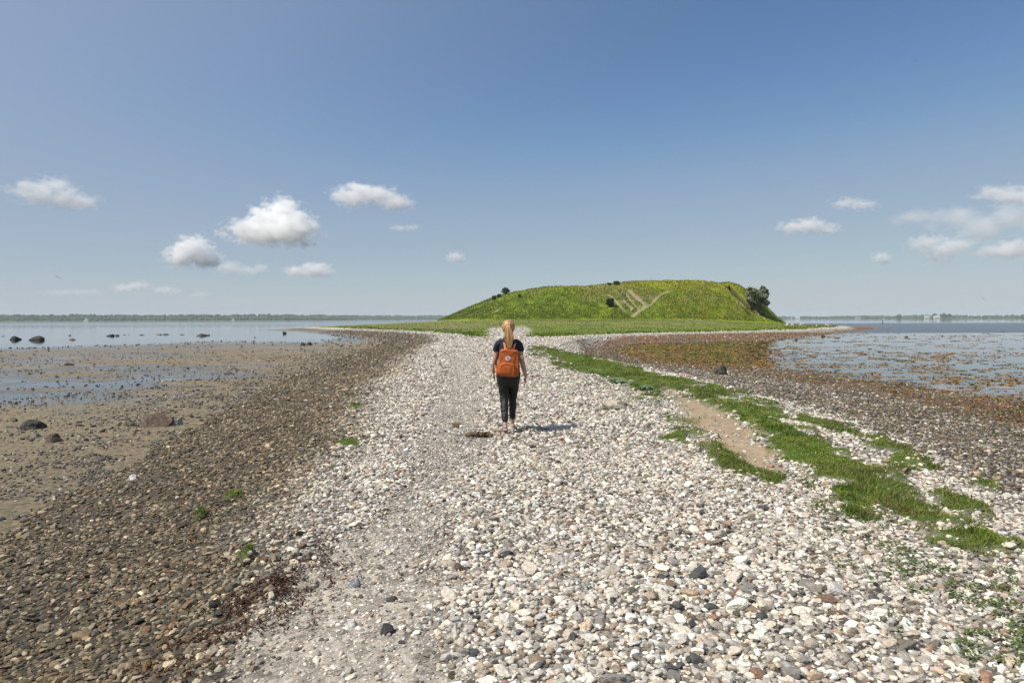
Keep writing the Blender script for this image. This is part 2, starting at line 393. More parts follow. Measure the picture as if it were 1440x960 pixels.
o = mesh('water', np.stack([X, Y, np.full(X.shape, WL)], 1), F, m, smooth=True, extra={'Wind': wind})
tag(o, 'calm blue grey sea water on both sides of the spit', None, kind='structure')
# ------------------------------------------------------------------ shingle: loose stones, too many to count
WHITE, GREY, TAN, RED, DARK, BROWN, OLIVE = c_(.68,.63,.55), c_(.33,.31,.28), c_(.40,.32,.24), c_(.32,.20,.14), c_(.085,.085,.085), c_(.17,.13,.09), c_(.13,.12,.055)
CREAM, GBROWN = c_(.53,.485,.43), c_(.21,.19,.16)
PAL = np.array([WHITE, CREAM, GREY, TAN, RED, DARK, BROWN, GBROWN, OLIVE, ORANGE])
P_CREST = np.array([.40,.25,.13,.10,.025,.04,.025,.03,0,0]); P_LEFT = np.array([.03,.05,.20,.10,.03,.15,.17,.24,.03,0]); P_RIGHT = np.array([.03,.03,.10,.07,.01,.19,.36,.13,.08,.0])
P_WEED = np.array([.02,.02,.06,.04,.0,.2,.22,.06,.22,.16]); P_MUD = np.array([.012,.015,.06,.03,.01,.56,.18,.10,0,0])

def sample_spots(r0, r1, s, half=1.05, jit=.48):
    """jittered grid of spacing s in the forward fan between two radii"""
    xs = np.arange(-r1*math.sin(half), r1*math.sin(half), s); ys = np.arange(max(.6, r0*math.cos(half)), r1, s)
    xx, yy = np.meshgrid(xs, ys); xx[::2] += s/2
    xx = xx.ravel() + rng.uniform(-jit, jit, xx.size)*s; yy = yy.ravel() + rng.uniform(-jit, jit, yy.size)*s
    r = np.hypot(xx, yy); k = (r >= r0) & (r < r1) & (np.abs(xx) < yy*1.0 + 1.6) & (yy > .9)
    return xx[k], yy[k]

BATCH = {'crest': [], 'left': [], 'right': [], 'flat': []}
def layer(r0, r1, s, size, lod, prob=1.0, sink=.35, flatp=1.0, lgs=.35, grit=False):
    x, y = sample_spots(r0, r1, s)
    z, dW, dM, dK, left = land(x, y)
    col, peb, mm, g, d = land_colour(x, y, z, dW, dM, dK, left)
    n1 = fbm(x, y, 2.5, 41); clump = fbm(x, y, .7, 91)
    cov = np.where(peb > 0, peb, 0) * prob
    pm = path_mask(x, y)
    sizef = np.ones(len(x))
    flat = (dM < 0) & (dW > -1.0)
    dens_flat = np.where(left, (.08 + .75 * np.exp(dM / 1.9) + .55 * np.exp(-np.abs(dW) / 4) * .5) * ss(clump, .25, .65) * 1.3, .75)
    cov = np.where(flat, dens_flat * prob, cov)
    cov = np.where((~flat) & (dW < 0), 0, cov)
    cov = np.where(~flat & (pm > .2), cov * (1 - .75 * pm * (size > .04) - .35 * pm * (size <= .04)), cov)
    # the left slope thins and thickens in drifts
    sl_l = (dM >= 0) & (dK < .4) & left
    cov = np.where(sl_l, cov * (.55 + .6 * ss(clump + n1, .8, 1.2)), cov)
    if grit: cov = np.where((pm > .12) & (dK > -.5), prob, 0)
    k = (rng.random(len(x)) < cov) & ~((mm > .4))
    x, y, z, dW, dM, dK, left, pm, flat, n1, g = [v[k] for v in (x, y, z, dW, dM, dK, left, pm, flat, n1, g)]
    n = len(x)
    out_ = -dK
    rad_ = np.hypot(x, y); far_ = ss(rad_, 60, 85)
    bl = ss(out_ + (n1-.5)*1.4, -.7, np.interp(rad_, [3, 10, 30], [.5, .9, 2.2])); br = ss(out_ + (n1-.5), .4-.4*far_, 1.9)
    weed = ss(1.4 - dM + (n1-.5)*2, -.3, .8)
    p = np.where(left[:, None], mixc(P_CREST, P_LEFT, bl), mixc(mixc(P_CREST, P_RIGHT, br), P_WEED, weed * (dK < 0)))
    p = np.where((dK >= 0)[:, None], P_CREST, p); p = np.where((flat & left)[:, None], P_MUD, p); p = np.where((flat & ~left)[:, None], P_WEED, p)
    cs = np.cumsum(p, 1); cs /= cs[:, -1:]
    idx = (rng.random(n)[:, None] > cs).sum(1).clip(0, 9)
    c = PAL[idx] * rng.lognormal(0, .26, n)[:, None] * (1 + rng.normal(0, .035, (n, 1)) * c_(1, .1, -1))
    c = c * .85
    c = c * np.where((left & (dM > 0))[:, None], 1 - bl[:, None]*c_(.30, .37, .51), 1)
    c = np.clip(c * c_(1.02, 1, .965), .02, .78)
    sz = size * rng.lognormal(0, lgs, n).clip(.5, 1.75) * np.where(pm > .2, .7, 1) * np.where(flat & left, .9, 1) * np.where((dK < 0) & ~left, .9, 1)
    a = sz * rng.uniform(.85, 1.2, n); b_ = sz * rng.uniform(.6, .95, n); h = sz * rng.uniform(.36, .70, n) * flatp
    rz = rng.uniform(0, 2*PI, n); tx = rng.normal(0, .24, n); ty = rng.normal(0, .24, n)
    zz = z + h * .5 * (1 - 2*sink) - .002
    key = np.where(flat & left, 3, np.where(dK > -.6, 0, np.where(left, 1, 2)))
    for kk, nm in enumerate(('crest', 'left', 'right', 'flat')):
        q = key == kk
        if q.any(): BATCH[nm].append((lod, x[q], y[q], zz[q], a[q]/2, b_[q]/2, h[q]/2, rz[q], tx[q], ty[q], c[q]))

rr_ = np.random.default_rng(3)
PROTO = {l: [rock_shape(l, rr_, cuts=13 if l > 1 else 7, dmin=.50 if l > 1 else .6, dmax=.9) for _ in range(28)] for l in (0, 1, 2, 3)}
layer(1.6, 6.5, .021, .0165, 1, .75, .3, grit=True); layer(6.5, 14, .04, .026, 0, .8, .3, grit=True)
# nearest: big, medium and small; then coarser with distance
layer(1.6, 5.2, .115, .080, 3, .32, .22); layer(1.6, 5.2, .052, .050, 2, .97, .26); layer(1.6, 5.2, .031, .032, 1, 1, .25)
layer(5.2, 9.5, .115, .072, 2, .22, .22); layer(5.2, 9.5, .050, .047, 2, .97, .26); layer(5.2, 9.5, .036, .032, 1, .9, .25)
layer(9.5, 17, .12, .074, 2, .24, .22); layer(9.5, 17, .058, .052, 1, 1, .26)
layer(17, 30, .15, .088, 1, .45, .22); layer(17, 30, .085, .062, 1, .98, .3)
layer(30, 62, .17, .10, 1, .95, .25); layer(62, 150, .5, .19, 0, .7, .2)

def assemble(batch, name):
    Vs, Fs, Cs = [], [], []; off = 0
    for lod, x, y, z, a, b, h, rz, tx, ty, c in batch:
        pr = rng.integers(0, 28, len(x))
        cz, sz = np.cos(rz), np.sin(rz)
        for k in range(28):
            q = np.nonzero(pr == k)[0]
            if not len(q): continue
            V, Fc = PROTO[lod][k]
            P = np.stack([V[None, :, 0]*a[q, None], V[None, :, 1]*b[q, None], V[None, :, 2]*h[q, None]], 2)
            t = tx[q, None]; Pz = P[..., 2]*np.cos(t) + P[..., 1]*np.sin(t); Py = P[..., 1]*np.cos(t) - P[..., 2]*np.sin(t)
            t = ty[q, None]; Px = P[..., 0]*np.cos(t) + Pz*np.sin(t); Pz = Pz*np.cos(t) - P[..., 0]*np.sin(t)
            X_ = Px*cz[q, None] - Py*sz[q, None] + x[q, None]; Y_ = Px*sz[q, None] + Py*cz[q, None] + y[q, None]
            nv = len(V); Vs.append(np.stack([X_, Y_, Pz + z[q, None]], 2).reshape(-1, 3).astype(np.float32))
            Fs.append((Fc[None] + (np.arange(len(q))*nv)[:, None, None] + off).reshape(-1, 3).astype(np.int32))
            Cs.append(np.repeat(c[q], nv, 0).astype(np.float32)); off += len(q)*nv
    return np.concatenate(Vs), np.concatenate(Fs), np.concatenate(Cs)

stone_mat = principled('stone_material', attr='Col', rough=.72, var=.30, vscale=55, bump=.0035, bscale=120, spec=.35)
for nm, oname, label in (('crest', 'shingle_gravel', 'pale white and grey pebbles covering the crest of the spit'),
                         ('left', 'brown_gravel', 'grey brown shore stones on the slope towards the mud flat'),
                         ('right', 'weedy_gravel', 'dark brown weedy stones between the turf and the right bay'),
                         ('flat', 'scattered_gravel', 'dark small stones scattered over the sandy mud flat')):
    V, F, Cc = assemble(BATCH[nm], oname)
    print('STONES', nm, len(V), len(F))
    o = mesh(oname, V, F, stone_mat, col=Cc, smooth=False); tag(o, label, 'pebbles', kind='stuff')
del V, F, Cc; BATCH.clear()
# ------------------------------------------------------------------ the island's flat topped hill
HB = [(-20,186),(-14,175),(-6,167),(8,165),(25,164),(45,164),(58,166),(67,171),(72,180),(74,192),(64,212),(40,224),(10,224),(-12,214),(-24,200)]
BANK = BANK2 = None
def hill(X, Y, detail=True):
    d = sdist(X, Y, HB) + (fbm(X, Y, 14, 101) - .5) * 2.6 + (fbm(X, Y, 4, 102) - .5) * .7
    base = land(X, Y)[0] - .25
    slope = .42 + .11 * ss(X, -4, 12) + .42 * ss(X, 54, 66) - .03 * ss(X, 0, 20) + .09 * ss(X, 14, 38)
    top = np.interp(X, [-25, 0, 12, 27, 40, 52, 75], [6.3, 8.9, 10.4, 12.0, 12.6, 13.1, 12.6]) + .010 * (Y - 185) + (fbm(X, Y, 9, 103) - .5) * .45
    foot = np.log1p(np.exp(np.clip(d / .9, -20, 20))) * .9 * slope     # soft foot
    k = .65; up = -k * np.logaddexp(-foot / k, -top / k)               # soft rim
    up = np.maximum(up, 0)
    h = base + up
    if detail:
        inside = ss(up, .3, 1.5)
        h = h + ((fbm(X, Y, 2.2, 104) - .5) * .55 + (fbm(X, Y, .7, 105, 2) - .5) * .18) * inside
        bk = np.exp(-(pdist(X, Y, BANK) / .8) ** 4); b2 = np.exp(-(pdist(X, Y, BANK2) / .6) ** 4)
        h = h - 1.0 * bk - .7 * b2
    h = np.where(d < -2.0, base - .6, h)
    return h
def ray_hill(px, py, y0=150, y1=230):
    d = ray(px, py); t = np.linspace(y0, y1, 4000) / d[1]
    P = np.array([0, 0, CAMZ])[:, None] + d[:, None] * t
    h = hill(P[0], P[1], False); k = np.nonzero(P[2] < h)[0]
    i = k[0] if len(k) else 3999
    return (P[0][i], P[1][i])
PL = lambda pts: [ray_hill(x, y) for x, y in pts]
BANK = PL([(1024,401.5),(1032,409.5),(1044,421),(1055,431),(1060,436.5)]); BANK2 = PL([(1068,437.5),(1077,444),(1090,449)])
TRAILS = [(PL([(885.4,408.7),(891.7,415.8),(898,420.8),(905.8,426.7),(906.5,431),(898.3,438.3),(890,445)]), .55),
          (PL([(940.8,409.2),(927.5,415.8),(917.5,425.8),(911.7,430),(901.7,436.7)]), .30),
          (PL([(856.7,415.4),(862.5,419.2),(869,427.5),(878.3,437.5)]), .34),
          (PL([(876.7,421.7),(880,427.5),(888.3,432)]), .32),
          (PL([(881,413.5),(886.5,421),(892,424)]), .20), (PL([(884,421),(893,429),(897.5,434)]), .22), (PL([(897,428),(900,431),(897,435)]), .2),
          (PL([(693,440),(700,436)]), .5)]
BARE = [(ray_hill(900, 419), 1.7, 1.2), (ray_hill(916, 418), 1.1, 1.6), (ray_hill(909, 428), 1.3, 1.0), (ray_hill(876, 424.5), 1.4, 1.1), (ray_hill(1068, 440), 1.6, 2.0), (ray_hill(1040,425), .9, 2.2), (ray_hill(683,428),2.2,1.2)]
gx = np.arange(-30, 80, .25); gy = np.concatenate([np.arange(160, 192, .22), np.arange(192, 230, .6)])
XX, YY = np.meshgrid(gx, gy); X = XX.ravel(); Y = YY.ravel()
zh = hill(X, Y)
i, j = np.meshgrid(np.arange(len(gy)-1), np.arange(len(gx)-1), indexing='ij'); a = (i*len(gx)+j).ravel()
F = np.stack([a, a+1, a+len(gx)+1, a+len(gx)], 1)
n0 = fbm(X, Y, 16, 110); n1 = fbm(X, Y, 7, 111); n2 = fbm(X, Y, 1.6, 112); n3 = fbm(X, Y, .6, 113)
hrel = (zh - 1.2) / 9.5
HG, HG2, HY, HO = c_(.185,.235,.022), c_(.100,.145,.016), c_(.42,.33,.03), c_(.24,.20,.07)
col = mixc(HG, HG2, ss(n1*.5 + n2*.5 + n0*.4, .58, .82))
yell = ss(n2*.7 + n3*.6 + .35*ss(hrel, .72, .98) + .22*ss(X, 32, 44)*(1-ss(X,60,66)) + .10*(n1-.5), .78, 1.02)
col = mixc(col, HY, yell*.30)
col = mixc(col, HO, .45*ss(n1, .55, .75)*ss(hrel, .0, .3))
soil = np.zeros(X.shape)
for pts, wd in TRAILS: soil = np.maximum(soil, 1 - ss(pdist(X, Y, pts) + (n3-.5)*.6 + (n2-.5)*.4, wd*.25, wd*1.0))
for (cx, cy_), ra, rb in BARE: soil = np.maximum(soil, .55*(1 - ss(np.hypot((X-cx)/ra, (Y-cy_)/rb) + (n3-.5)*1.6, .5, 1.1)))
col = mixc(col, c_(.31,.245,.17)*(.8+.4*n3[..., None]), soil)
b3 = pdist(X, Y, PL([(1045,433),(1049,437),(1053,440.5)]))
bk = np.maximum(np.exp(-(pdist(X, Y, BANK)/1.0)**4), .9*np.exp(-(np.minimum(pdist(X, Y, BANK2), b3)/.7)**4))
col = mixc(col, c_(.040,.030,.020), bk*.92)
hill_mat = principled('hill_turf_material', attr='Col', rough=.95, var=.18, vscale=2.2, bump=.12, bscale=2.5, spec=.1)
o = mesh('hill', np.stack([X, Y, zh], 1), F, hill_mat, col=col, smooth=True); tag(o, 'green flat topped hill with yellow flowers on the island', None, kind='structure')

# grass cover: short upright blades, one mesh
def blades(name, x, y, z, h, w, col, mat, lean=.35, seg=2):
    n = len(x); th = rng.uniform(0, 2*PI, n); la = rng.uniform(0, 2*PI, n); ln = h*rng.uniform(0, lean*2, n)
    dx, dy = np.cos(th)*w/2, np.sin(th)*w/2; lx, ly = np.cos(la)*ln, np.sin(la)*ln
    V = np.empty((n, 5, 3))
    V[:, 0] = np.stack([x-dx, y-dy, z], 1); V[:, 1] = np.stack([x+dx, y+dy, z], 1)
    V[:, 2] = np.stack([x+dx*.7+lx*.35, y+dy*.7+ly*.35, z+h*.55], 1); V[:, 3] = np.stack([x-dx*.7+lx*.35, y-dy*.7+ly*.35, z+h*.55], 1)
    V[:, 4] = np.stack([x+lx, y+ly, z+h], 1)
    o_ = (np.arange(n)*5)[:, None, None]
    F = (np.array([[0,1,2],[0,2,3],[3,2,4]])[None] + o_).reshape(-1, 3)
    return mesh(name, V.reshape(-1, 3), F, mat, col=np.repeat(col, 5, 0))
grass_mat = principled('grass_material', attr='Col', rough=.65, var=.15, vscale=8, spec=.25, trans=.35)
n = 60000
x = rng.uniform(-24, 74, n); y = 163 + (rng.random(n)**1.5)*34
zh_ = hill(x, y); k = (zh_ - land(x, y)[0] > .3)
s_ = np.zeros(n)
for pts, wd in TRAILS: s_ = np.maximum(s_, pdist(x, y, pts) < wd*1.2)
for q in (BANK, BANK2): s_ = np.maximum(s_, pdist(x, y, q) < 1.05)
k &= s_ < .5
x, y, zh_ = x[k], y[k], zh_[k]; n = len(x)
n2 = fbm(x, y, 1.6, 112); n1 = fbm(x, y, 7, 111); t = rng.random(n)
cc = mixc(HG*1.1, HG2, ss(n1*.5 + n2*.7, .48, .72)) * rng.uniform(.85, 1.16, n)[:, None]
fl = t < .09*(.1 + ss(zh_, 7.5, 10)) + .05*ss(x, 32, 44)*(1-ss(x, 60, 66)) + .04*ss(n2, .5, .7)
cc = np.where(fl[:, None], c_(.48,.36,.03), cc)
o = blades('hill_grass', x, y, zh_-.05, rng.uniform(.12, .42, n)*np.where(fl, .9, 1), rng.uniform(.10, .3, n), cc, grass_mat)
tag(o, 'long grass and yellow flowers covering the hill', 'grass', kind='stuff')
# meadow in front of the hill
n = 90000
th = rng.uniform(-.75, .75, n); rr = 66 + 105*rng.random(n)**1.2; x = rr*np.tan(th); y = rr
z, dW, dM, dK, left = land(x, y); _, _, mm, _, _ = land_colour(x, y, z, dW, dM, dK, left)
k = (rng.random(n) < mm*1.2 - .15) & (hill(x, y, False) - z < .6); x, y, z, dK = x[k], y[k], z[k], dK[k]; n = len(x)
edge = dK - np.interp(y, [60, 75, 100, 140, 200], [30, 4.5, 2.6, 2.4, 3])
lush = (1 - ss(edge, 1, 9))
cc = mixc(MEADOW2*1.1, c_(.15,.22,.026), np.clip(lush + .5*ss(fbm(x, y, 5, 121), .4, .6) - .2*ss(y,120,150), 0, 1)) * rng.uniform(.65, 1.3, n)[:, None]
o = blades('meadow_grass', x, y, z-.03, rng.uniform(.05, .13, n)*(1+2.2*lush*ss(fbm(x, y, 2.5, 122), .45, .7)), rng.uniform(.12, .4, n), cc, grass_mat)
tag(o, 'rough green grass of the meadow below the hill', 'grass', kind='stuff')
# turf strip on the spit
n = 1100000
th = rng.uniform(-.8, .85, n); rr = 2.5 + 42*rng.random(n)**1.6; x = rr*np.sin(th); y = rr*np.cos(th)
g = grass_mask(x, y); k = rng.random(n) < g; x, y, g = x[k], y[k], g[k]; n = len(x)
z = land(x, y)[0]; n1 = fbm(x, y, .6, 131); n2 = fbm(x, y, .18, 132, 2)
cc = mixc(c_(.32,.38,.045), c_(.12,.18,.024), ss(n1*.6+n2*.4, .40, .62)); cc = mixc(cc, c_(.22,.24,.06), .7*ss(fbm(x, y, 1.3, 133), .52, .68)); cc = mixc(cc, c_(.17,.14,.06), .6*ss(fbm(x, y, .5, 134), .6, .7))
cc = mixc(cc, c_(.34,.28,.13), (rng.random(n) < .10 + .35*(1-ss(g, .3, .9)))*.75)
cc = cc * rng.uniform(.7, 1.3, n)[:, None]
rr = np.hypot(x, y)
hgt = (.008 + .045*ss(n1*.6 + n2*.5, .35, .8)) * rng.uniform(.6, 1.4, n) * (.5 + .5*g)
o = blades('turf_grass', x, y, z - .004, hgt + .008, .0030 + .0009*rr, cc, grass_mat, lean=.8)
tag(o, 'bright green salt turf growing in a strip along the spit', 'grass', kind='stuff')
print('TURF', n)
# ------------------------------------------------------------------ helpers for shaped solids
def tube(pts, rad_, ref=(1, 0, 0), n=14, cap=4, closed_caps=True):
    """loft through pts with radii r or (ra, rb); ra lies along ref; rounded ends"""
    P = [np.array(p, float) for p in pts]; Rr = [(r, r) if np.isscalar(r) else tuple(r) for r in rad_]
    T = []
    for i in range(len(P)):
        t = P[min(i+1, len(P)-1)] - P[max(i-1, 0)]; T.append(t/(np.linalg.norm(t)+1e-9))
    rings = []
    def ring(c, t, ra, rb):
        u = np.array(ref, float); u = u - t*(u @ t)
        if np.linalg.norm(u) < 1e-3: u = np.array((0, 1., 0)) - t*t[1]
        u /= np.linalg.norm(u); v = np.cross(t, u); a = np.linspace(0, 2*PI, n, endpoint=False)
        return c + np.outer(np.cos(a)*ra, u) + np.outer(np.sin(a)*rb, v)
    if closed_caps:
        for k in range(cap): 
            s = (k+.25)/cap*PI/2; m = min(Rr[0]); rings.append(ring(P[0]-T[0]*m*math.cos(s), T[0], Rr[0][0]*math.sin(s), Rr[0][1]*math.sin(s)))
    for p, t, r in zip(P, T, Rr): rings.append(ring(p, t, *r))
    if closed_caps:
        for k in range(cap-1, -1, -1):
            s = (k+.25)/cap*PI/2; m = min(Rr[-1]); rings.append(ring(P[-1]+T[-1]*m*math.cos(s), T[-1], Rr[-1][0]*math.sin(s), Rr[-1][1]*math.sin(s)))
    V = np.concatenate(rings); m = len(rings)
    F = [(i*n+j, i*n+(j+1) % n, (i+1)*n+(j+1) % n, (i+1)*n+j) for i in range(m-1) for j in range(n)]
    F3 = [(a, b, c) for a, b, c, d in F] + [(a, c, d) for a, b, c, d in F]
    V = np.concatenate([V, [rings[0].mean(0)], [rings[-1].mean(0)]]); c0, c1 = len(V)-2, len(V)-1
    F3 += [(c0, (j+1) % n, j) for j in range(n)] + [(c1, (m-1)*n+j, (m-1)*n+(j+1) % n) for j in range(n)]
    return V, np.array(F3, np.int32)
def ball(c, r, lev=3):
    V, F = ICO[lev]; return V*np.array(r) + np.array(c), F
def join(parts):
    Vs, Fs, off = [], [], 0
    for V, F in parts: Vs.append(V); Fs.append(np.asarray(F)+off); off += len(V)
    return np.concatenate(Vs), np.concatenate(Fs)
def dense(pts, rads, k=4):
    """resample a path with Catmull-Rom for soft limbs"""
    P = np.array(pts, float); Rr = np.array([(r, r) if np.isscalar(r) else r for r in rads], float); o, q = [], []
    for i in range(len(P)-1):
        a, b, c, d = [max(0, i-1), i, i+1, min(len(P)-1, i+2)]
        for s in np.arange(0, 1, 1/k):
            f = lambda M_: .5*(2*M_[b] + (M_[c]-M_[a])*s + (2*M_[a]-5*M_[b]+4*M_[c]-M_[d])*s*s + (3*M_[b]-M_[a]-3*M_[c]+M_[d])*s**3)
            o.append(f(P)); q.append(tuple(np.maximum(f(Rr), .001)))
    o.append(P[-1]); q.append(tuple(Rr[-1])); return o, q
def limb(pts, rads, ref=(1, 0, 0), n=14, k=4): 
    a, b = dense(pts, rads, k); return tube(a, b, ref, n)
def fused(name, parts, voxel, mat, parent, smooth=3, wrinkle=0, wscale=.05):
    V, F = join(parts); o = mesh(name, V, F, mat, parent, smooth=True)
    md = o.modifiers.new('fuse', 'REMESH'); md.mode = 'VOXEL'; md.voxel_size = voxel; md.use_smooth_shade = True
    sm = o.modifiers.new('soft', 'SMOOTH'); sm.factor = .5; sm.iterations = smooth
    par = o.parent; o.parent = None
    ev = o.evaluated_get(bpy.context.evaluated_depsgraph_get()); me = bpy.data.meshes.new_from_object(ev)
    o.modifiers.clear(); old = o.data; o.data = me; o.parent = par
    if not me.materials: me.materials.append(mat)
    if wrinkle:
        n = len(me.vertices); co = np.empty(n*3, np.float32); me.vertices.foreach_get('co', co); no = np.empty(n*3, np.float32); me.vertices.foreach_get('normal', no)
        co = co.reshape(-1, 3); no = no.reshape(-1, 3)
        w_ = fbm(co[:, 0]+co[:, 1]*.7, co[:, 2]*1.6+co[:, 1], wscale, 301, 3)-.5
        me.vertices.foreach_set('co', (co + no*w_[:, None]*wrinkle).ravel())
    me.polygons.foreach_set('use_smooth', np.ones(len(me.polygons), bool)); me.update()
    return o

# ------------------------------------------------------------------ materials of the walkers
skin_mat = principled('skin_material', (.50,.29,.20), rough=.5, var=.06, vscale=20, subs=0)
navy_mat = principled('navy_cloth_material', (.014,.018,.034), rough=.85, var=.15, vscale=60, bump=.002, bscale=90)
black_mat = principled('black_cloth_material', (.012,.012,.013), rough=.6, var=.15, vscale=40, bump=.003, bscale=25)
hair_mat = principled('blond_hair_material', attr='Col', rough=.42, var=.12, vscale=60, spec=.5)
canvas_mat = principled('orange_canvas_material', (.43,.100,.016), rough=.62, var=.12, vscale=18, bump=.004, bscale=22, spec=.35)
strap_mat = principled('pale_strap_material', (.62,.26,.12), rough=.7, var=.08, vscale=40)
seam_mat = principled('dark_seam_material', (.22,.045,.012), rough=.7, var=.1)
shoe_mat = principled('beige_shoe_material', (.50,.40,.31), rough=.75, var=.1, vscale=40)
sole_mat = principled('pale_sole_material', (.68,.63,.55), rough=.8, var=.1, vscale=40)
eye_mat = principled('eye_material', (.6,.6,.58), rough=.2, var=.02); lip_mat = principled('lip_material', (.45,.17,.14), rough=.45, var=.04)

# ------------------------------------------------------------------ the walking woman, seen from behind
PX, PY = -.055, 10.50; PZ = hz(PX, PY) + .022
w_ = empty('person', (PX, PY, PZ)); tag(w_, 'woman with blond ponytail, navy T-shirt and black trousers walking away along the pebbles', 'person')
LEG_L = [(-.088,0,.90), (-.078,.045,.70), (-.068,.045,.50), (-.060,-.075,.33), (-.052,-.185,.15), (-.052,-.205,.10)]
LEG_R = [(.092,0,.90), (.080,.085,.70), (.066,.150,.49), (.060,.180,.32), (.058,.215,.13), (.058,.225,.09)]
def hand(wx, wy, wz, side, fwd):
    """relaxed hand hanging from the wrist; side is -1 for the left hand; thumb points forwards"""
    ps = []; d = np.array((side*.004, fwd, -.99)); d /= np.linalg.norm(d); o_ = np.array((wx, wy, wz))
    ps.append(limb([o_+(0,0,.03), o_+d*.02, o_+d*.055, o_+d*.088], [(.018,.023),(.015,.030),(.014,.039),(.011,.037)], (1,0,0), 12, 3))
    for k, (off, ln) in enumerate(((.030,.066),(.011,.075),(-.009,.070),(-.028,.055))):
        b_ = o_ + d*.080 + np.array((0, off, 0)); inn = -side
        ps.append(limb([b_-d*.02, b_+d*ln*.35+(inn*.004,0,0), b_+d*ln*.7+(inn*.013,0,0), b_+d*ln*.95+(inn*.026,0,0)], [.0092,.0088,.0080,.0068], (1,0,0), 10, 3))
    t0 = o_ + d*.030 + np.array((0, .026, 0)); inn = -side
    ps.append(limb([t0+(0,-.012,0), t0+d*.022+(inn*.008,.018,0), t0+d*.048+(inn*.014,.024,0), t0+d*.066+(inn*.018,.022,0)], [.013,.0115,.0098,.0078], (1,0,0), 10, 3))
    return ps
ARM_R = [(.130,-.005,1.375), (.166,-.015,1.325), (.186,-.045,1.20), (.206,-.075,1.085), (.238,-.095,.96), (.262,-.085,.860)]
ARM_L = [(-.130,-.005,1.375), (-.166,-.005,1.325), (-.186,.010,1.20), (-.206,.020,1.095), (-.224,.095,.985), (-.236,.165,.900)]
AR = [.046,.046,.042,.038,.035,.025]
body = [limb([(0,0,.84),(0,0,.93),(0,-.005,1.05),(0,.0,1.18),(0,.0,1.30),(0,-.005,1.385),(0,-.005,1.42)], [(.150,.105),(.158,.112),(.122,.088),(.138,.100),(.148,.098),(.130,.070),(.075,.052)], n=24),
        limb([(0,-.012,1.40),(0,.0,1.46),(0,.016,1.53)], [(.058,.052),(.050,.050),(.050,.052)]),
        ball((0,.028,1.600), (.072,.088,.098)), ball((0,.062,1.545), (.052,.050,.058)),                 # skull, jaw
        limb([(0,.108,1.598),(0,.130,1.574),(0,.118,1.566)], [.009,.013,.010], k=2), ball((.075,.020,1.585),(.010,.020,.030),2), ball((-.075,.020,1.585),(.010,.020,.030),2),
        limb(ARM_R, AR), limb(ARM_L, AR),
        limb(LEG_L, [.080,.073,.056,.052,.033,.034]), limb(LEG_R, [.080,.073,.056,.054,.034,.034]),
        limb([(-.052,-.225,.085),(-.050,-.17,.055),(-.050,-.09,.030)], [(.030,.030),(.036,.030),(.040,.020)]),
        limb([(.058,.195,.045),(.061,.28,.045),(.068,.385,.025)], [(.030,.032),(.036,.034),(.038,.018)])] + hand(.262,-.085,.860,1,.03) + hand(-.236,.165,.900,-1,.18)
bo = fused('body', body, .0048, skin_mat, w_, 2)
for s in (-1, 1):
    mesh('eye', *ball((s*.030,.106,1.603), (.012,.008,.008), 2), eye_mat, w_, smooth=True)
mesh('mouth', *limb([(-.022,.110,1.538),(0,.119,1.540),(.022,.110,1.538)], [.003,.007,.003], (0,0,1), 8, 2), lip_mat, w_, smooth=True)
ts = [limb([(0,0,.93),(0,0,1.0),(0,-.005,1.07),(0,.0,1.18),(0,.0,1.30),(0,-.005,1.385),(0,-.010,1.425)], [(.160,.118),(.152,.112),(.142,.102),(.152,.110),(.160,.108),(.146,.082),(.082,.060)], n=26),
      limb([(.120,-.005,1.378),(.166,-.015,1.330),(.186,-.035,1.262)], [.050,.054,.053]), limb([(-.120,-.005,1.378),(-.166,-.005,1.330),(-.186,.002,1.262)], [.050,.054,.053])]
fused('t_shirt', ts, .0065, navy_mat, w_, 2, .016, .07)
pn = [limb([(0,0,.80),(0,-.012,.865),(0,-.008,.94),(0,0,1.01)], [(.168,.128),(.190,.142),(.172,.128),(.138,.104)], n=26),
      limb([(-.086,-.012,.88),(-.078,.040,.70),(-.068,.045,.50),(-.060,-.072,.34),(-.054,-.170,.195)], [(.104,.112),(.088,.094),(.066,.068),(.060,.064),(.045,.047)]),
      limb([(.092,-.012,.88),(.080,.080,.70),(.066,.148,.49),(.060,.178,.33),(.058,.206,.185)], [(.098,.108),(.085,.09),(.063,.066),(.059,.064),(.045,.047)])]
fused('trousers', pn, .0065, black_mat, w_, 2, .018, .06)
# shoes: upper and sole, left heel raised, right foot flat
def shoe(h, b_, t, up):
    h, b_, t = map(np.array, (h, b_, t)); u = np.array((0, 0, 1.))
    s = empty('shoe'); s.parent = w_
    up_ = fused('upper', [limb([h+(0,.0,.022), (h+b_)/2+(0,0,.026), b_+(0,0,.016), t+(0,-.01,.008)], [(.034,.030),(.037,.026),(.044,.022),(.032,.014)])], .006, shoe_mat, s, 1)
    nrm = np.cross((1, 0, 0), (b_-h)/np.linalg.norm(b_-h)); 
    V, F = tube([h-(0,.018,0)-nrm*.014, (h+b_)/2-nrm*.012, b_-nrm*.014, t-(0,0,.010)], [(.032,.009),(.033,.009),(.043,.009),(.030,.008)], (1,0,0), 16); mesh('sole', V, F, sole_mat, s, smooth=True)
    V, F = tube([h+(-.034,.02,.045), h+(-.02,-.022,.065), h+(.02,-.022,.065), h+(.034,.02,.045)], [(.005,.005)]*4); mesh('ankle_strap', V, F, shoe_mat, s, smooth=True)
shoe((-.052,-.235,.080), (-.050,-.095,.024), (-.050,-.025,.022), 0); shoe((.058,.190,.026), (.064,.325,.022), (.070,.400,.022), 0)
